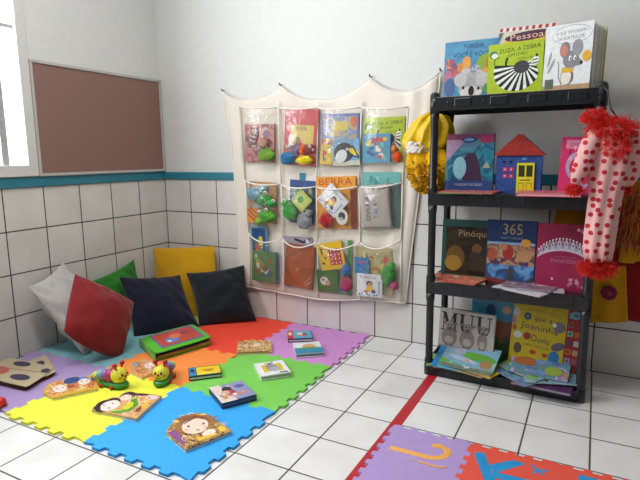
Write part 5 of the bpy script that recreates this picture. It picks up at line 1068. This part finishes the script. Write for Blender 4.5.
for k in range(8): ell(bm, q + Vector((0.018 * math.cos(k * PI / 4), 0, 0.018 * math.sin(k * PI / 4))), (0.013, 0.003, 0.013), seg=10)
ell(bm, q + Vector((0, -0.002, 0)), (0.009, 0.004, 0.009), 1, seg=10); obj('flower_patch', bm, [fab('7c2448'), fab('a83a5c')], pc, True)
bm = bmesh.new()
for (x, y) in ((598, 267), (604, 266), (611, 266), (618, 265), (627, 275), (627, 288), (628, 300)):
    q = bw(x, y, -0.048) - O; tube(bm, [q + Vector((0, 0, -0.008)), q + Vector((0.001, -0.002, 0.008))], 0.0012, 5)
obj('stitches', bm, M('1c1614', 0.8), pc)
bm = bmesh.new(); rd = random.Random(8)
for i in range(420):
    x = rd.uniform(606, 662); y = rd.uniform(192, 208); p = bw(x, y, rd.uniform(-0.10, -0.05)) - O; L_ = rd.uniform(0.06, 0.20); dx = rd.uniform(-0.06, 0.02)
    pts = [p, p + Vector((dx * 0.3, -0.015, -L_ * 0.4)), p + Vector((dx * 0.8 + rd.uniform(-.01, .01), -0.012, -L_ * 0.75)), p + Vector((dx + rd.uniform(-.01, .01), 0.0, -L_))]
    tube(bm, pts, 0.0016, 4, mi=0 if rd.random() < 0.6 else 1)
f_ = obj('fringe', bm, [fab('a8280e'), fab('c87a14')], pc); f_['kind'] = 'stuff'
# yellow satin and net costume left of the rack
O2 = bw(428, 120, -0.13); yk = thing('princess_dress', 'bright yellow satin and net dress with white lace hanging at the left of the rack', 'costume', loc=O2)
def s2(y, xl, xr, dep, yy=-0.13):
    a_, b_ = bw(xl, y, yy), bw(xr, y, yy); return ((a_ + b_) / 2 - O2, (b_ - a_) / 2, dep)
satin = M('d8b408', 0.4, 'satin', 0.12, 0.2, 60)
bm = bmesh.new(); loft(bm, [s2(112, 431, 441, 0.02), s2(117, 421, 447, 0.04), s2(125, 413, 451, 0.055), s2(134, 407, 452, 0.062), s2(143, 404, 450, 0.06), s2(150, 409, 445, 0.05)], folds=11, fa=0.009, seg=120)
bmesh.ops.subdivide_edges(bm, edges=bm.edges, cuts=1, use_grid_fill=True)
for v in bm.verts:
    v.co += v.normal * 0 + Vector((0.008 * noise.noise(v.co * 22), 0.014 * noise.noise(v.co * 26 + Vector((5, 0, 0))), 0.010 * noise.noise(v.co * 18 + Vector((0, 9, 0)))))
obj('bodice', bm, satin, yk, True)
bm = bmesh.new(); rd = random.Random(3)
for k in range(60):
    th = -PI * rd.uniform(0.15, 1.0); c_, hx, dp = s2(rd.uniform(143, 152), 409, 432, 0.05); p = Vector(c_) + Vector(hx) * math.cos(th) + Vector((0, math.sin(th) * 0.062, 0)); ell(bm, p, (0.010, 0.008, 0.008), seg=8)
obj('lace_band', bm, fab('d8d0c8'), yk, True)
bm = bmesh.new(); loft(bm, [s2(149, 412, 446, 0.045), s2(158, 409, 450, 0.055), s2(172, 409, 451, 0.06), s2(183, 416, 448, 0.045)], folds=9, fa=0.014, seg=110)
q = s2(172, 409, 450, 0); ruffle(bm, q[0], 0.085, 0.06, 0.055, 330, 12, 0.07, 0.024); q = s2(184, 413, 446, 0); ruffle(bm, q[0], 0.06, 0.05, 0.02, 200, 13, 0.07, 0.024); KEEP.append(bm); obj('net_skirt', bm, net2, yk)
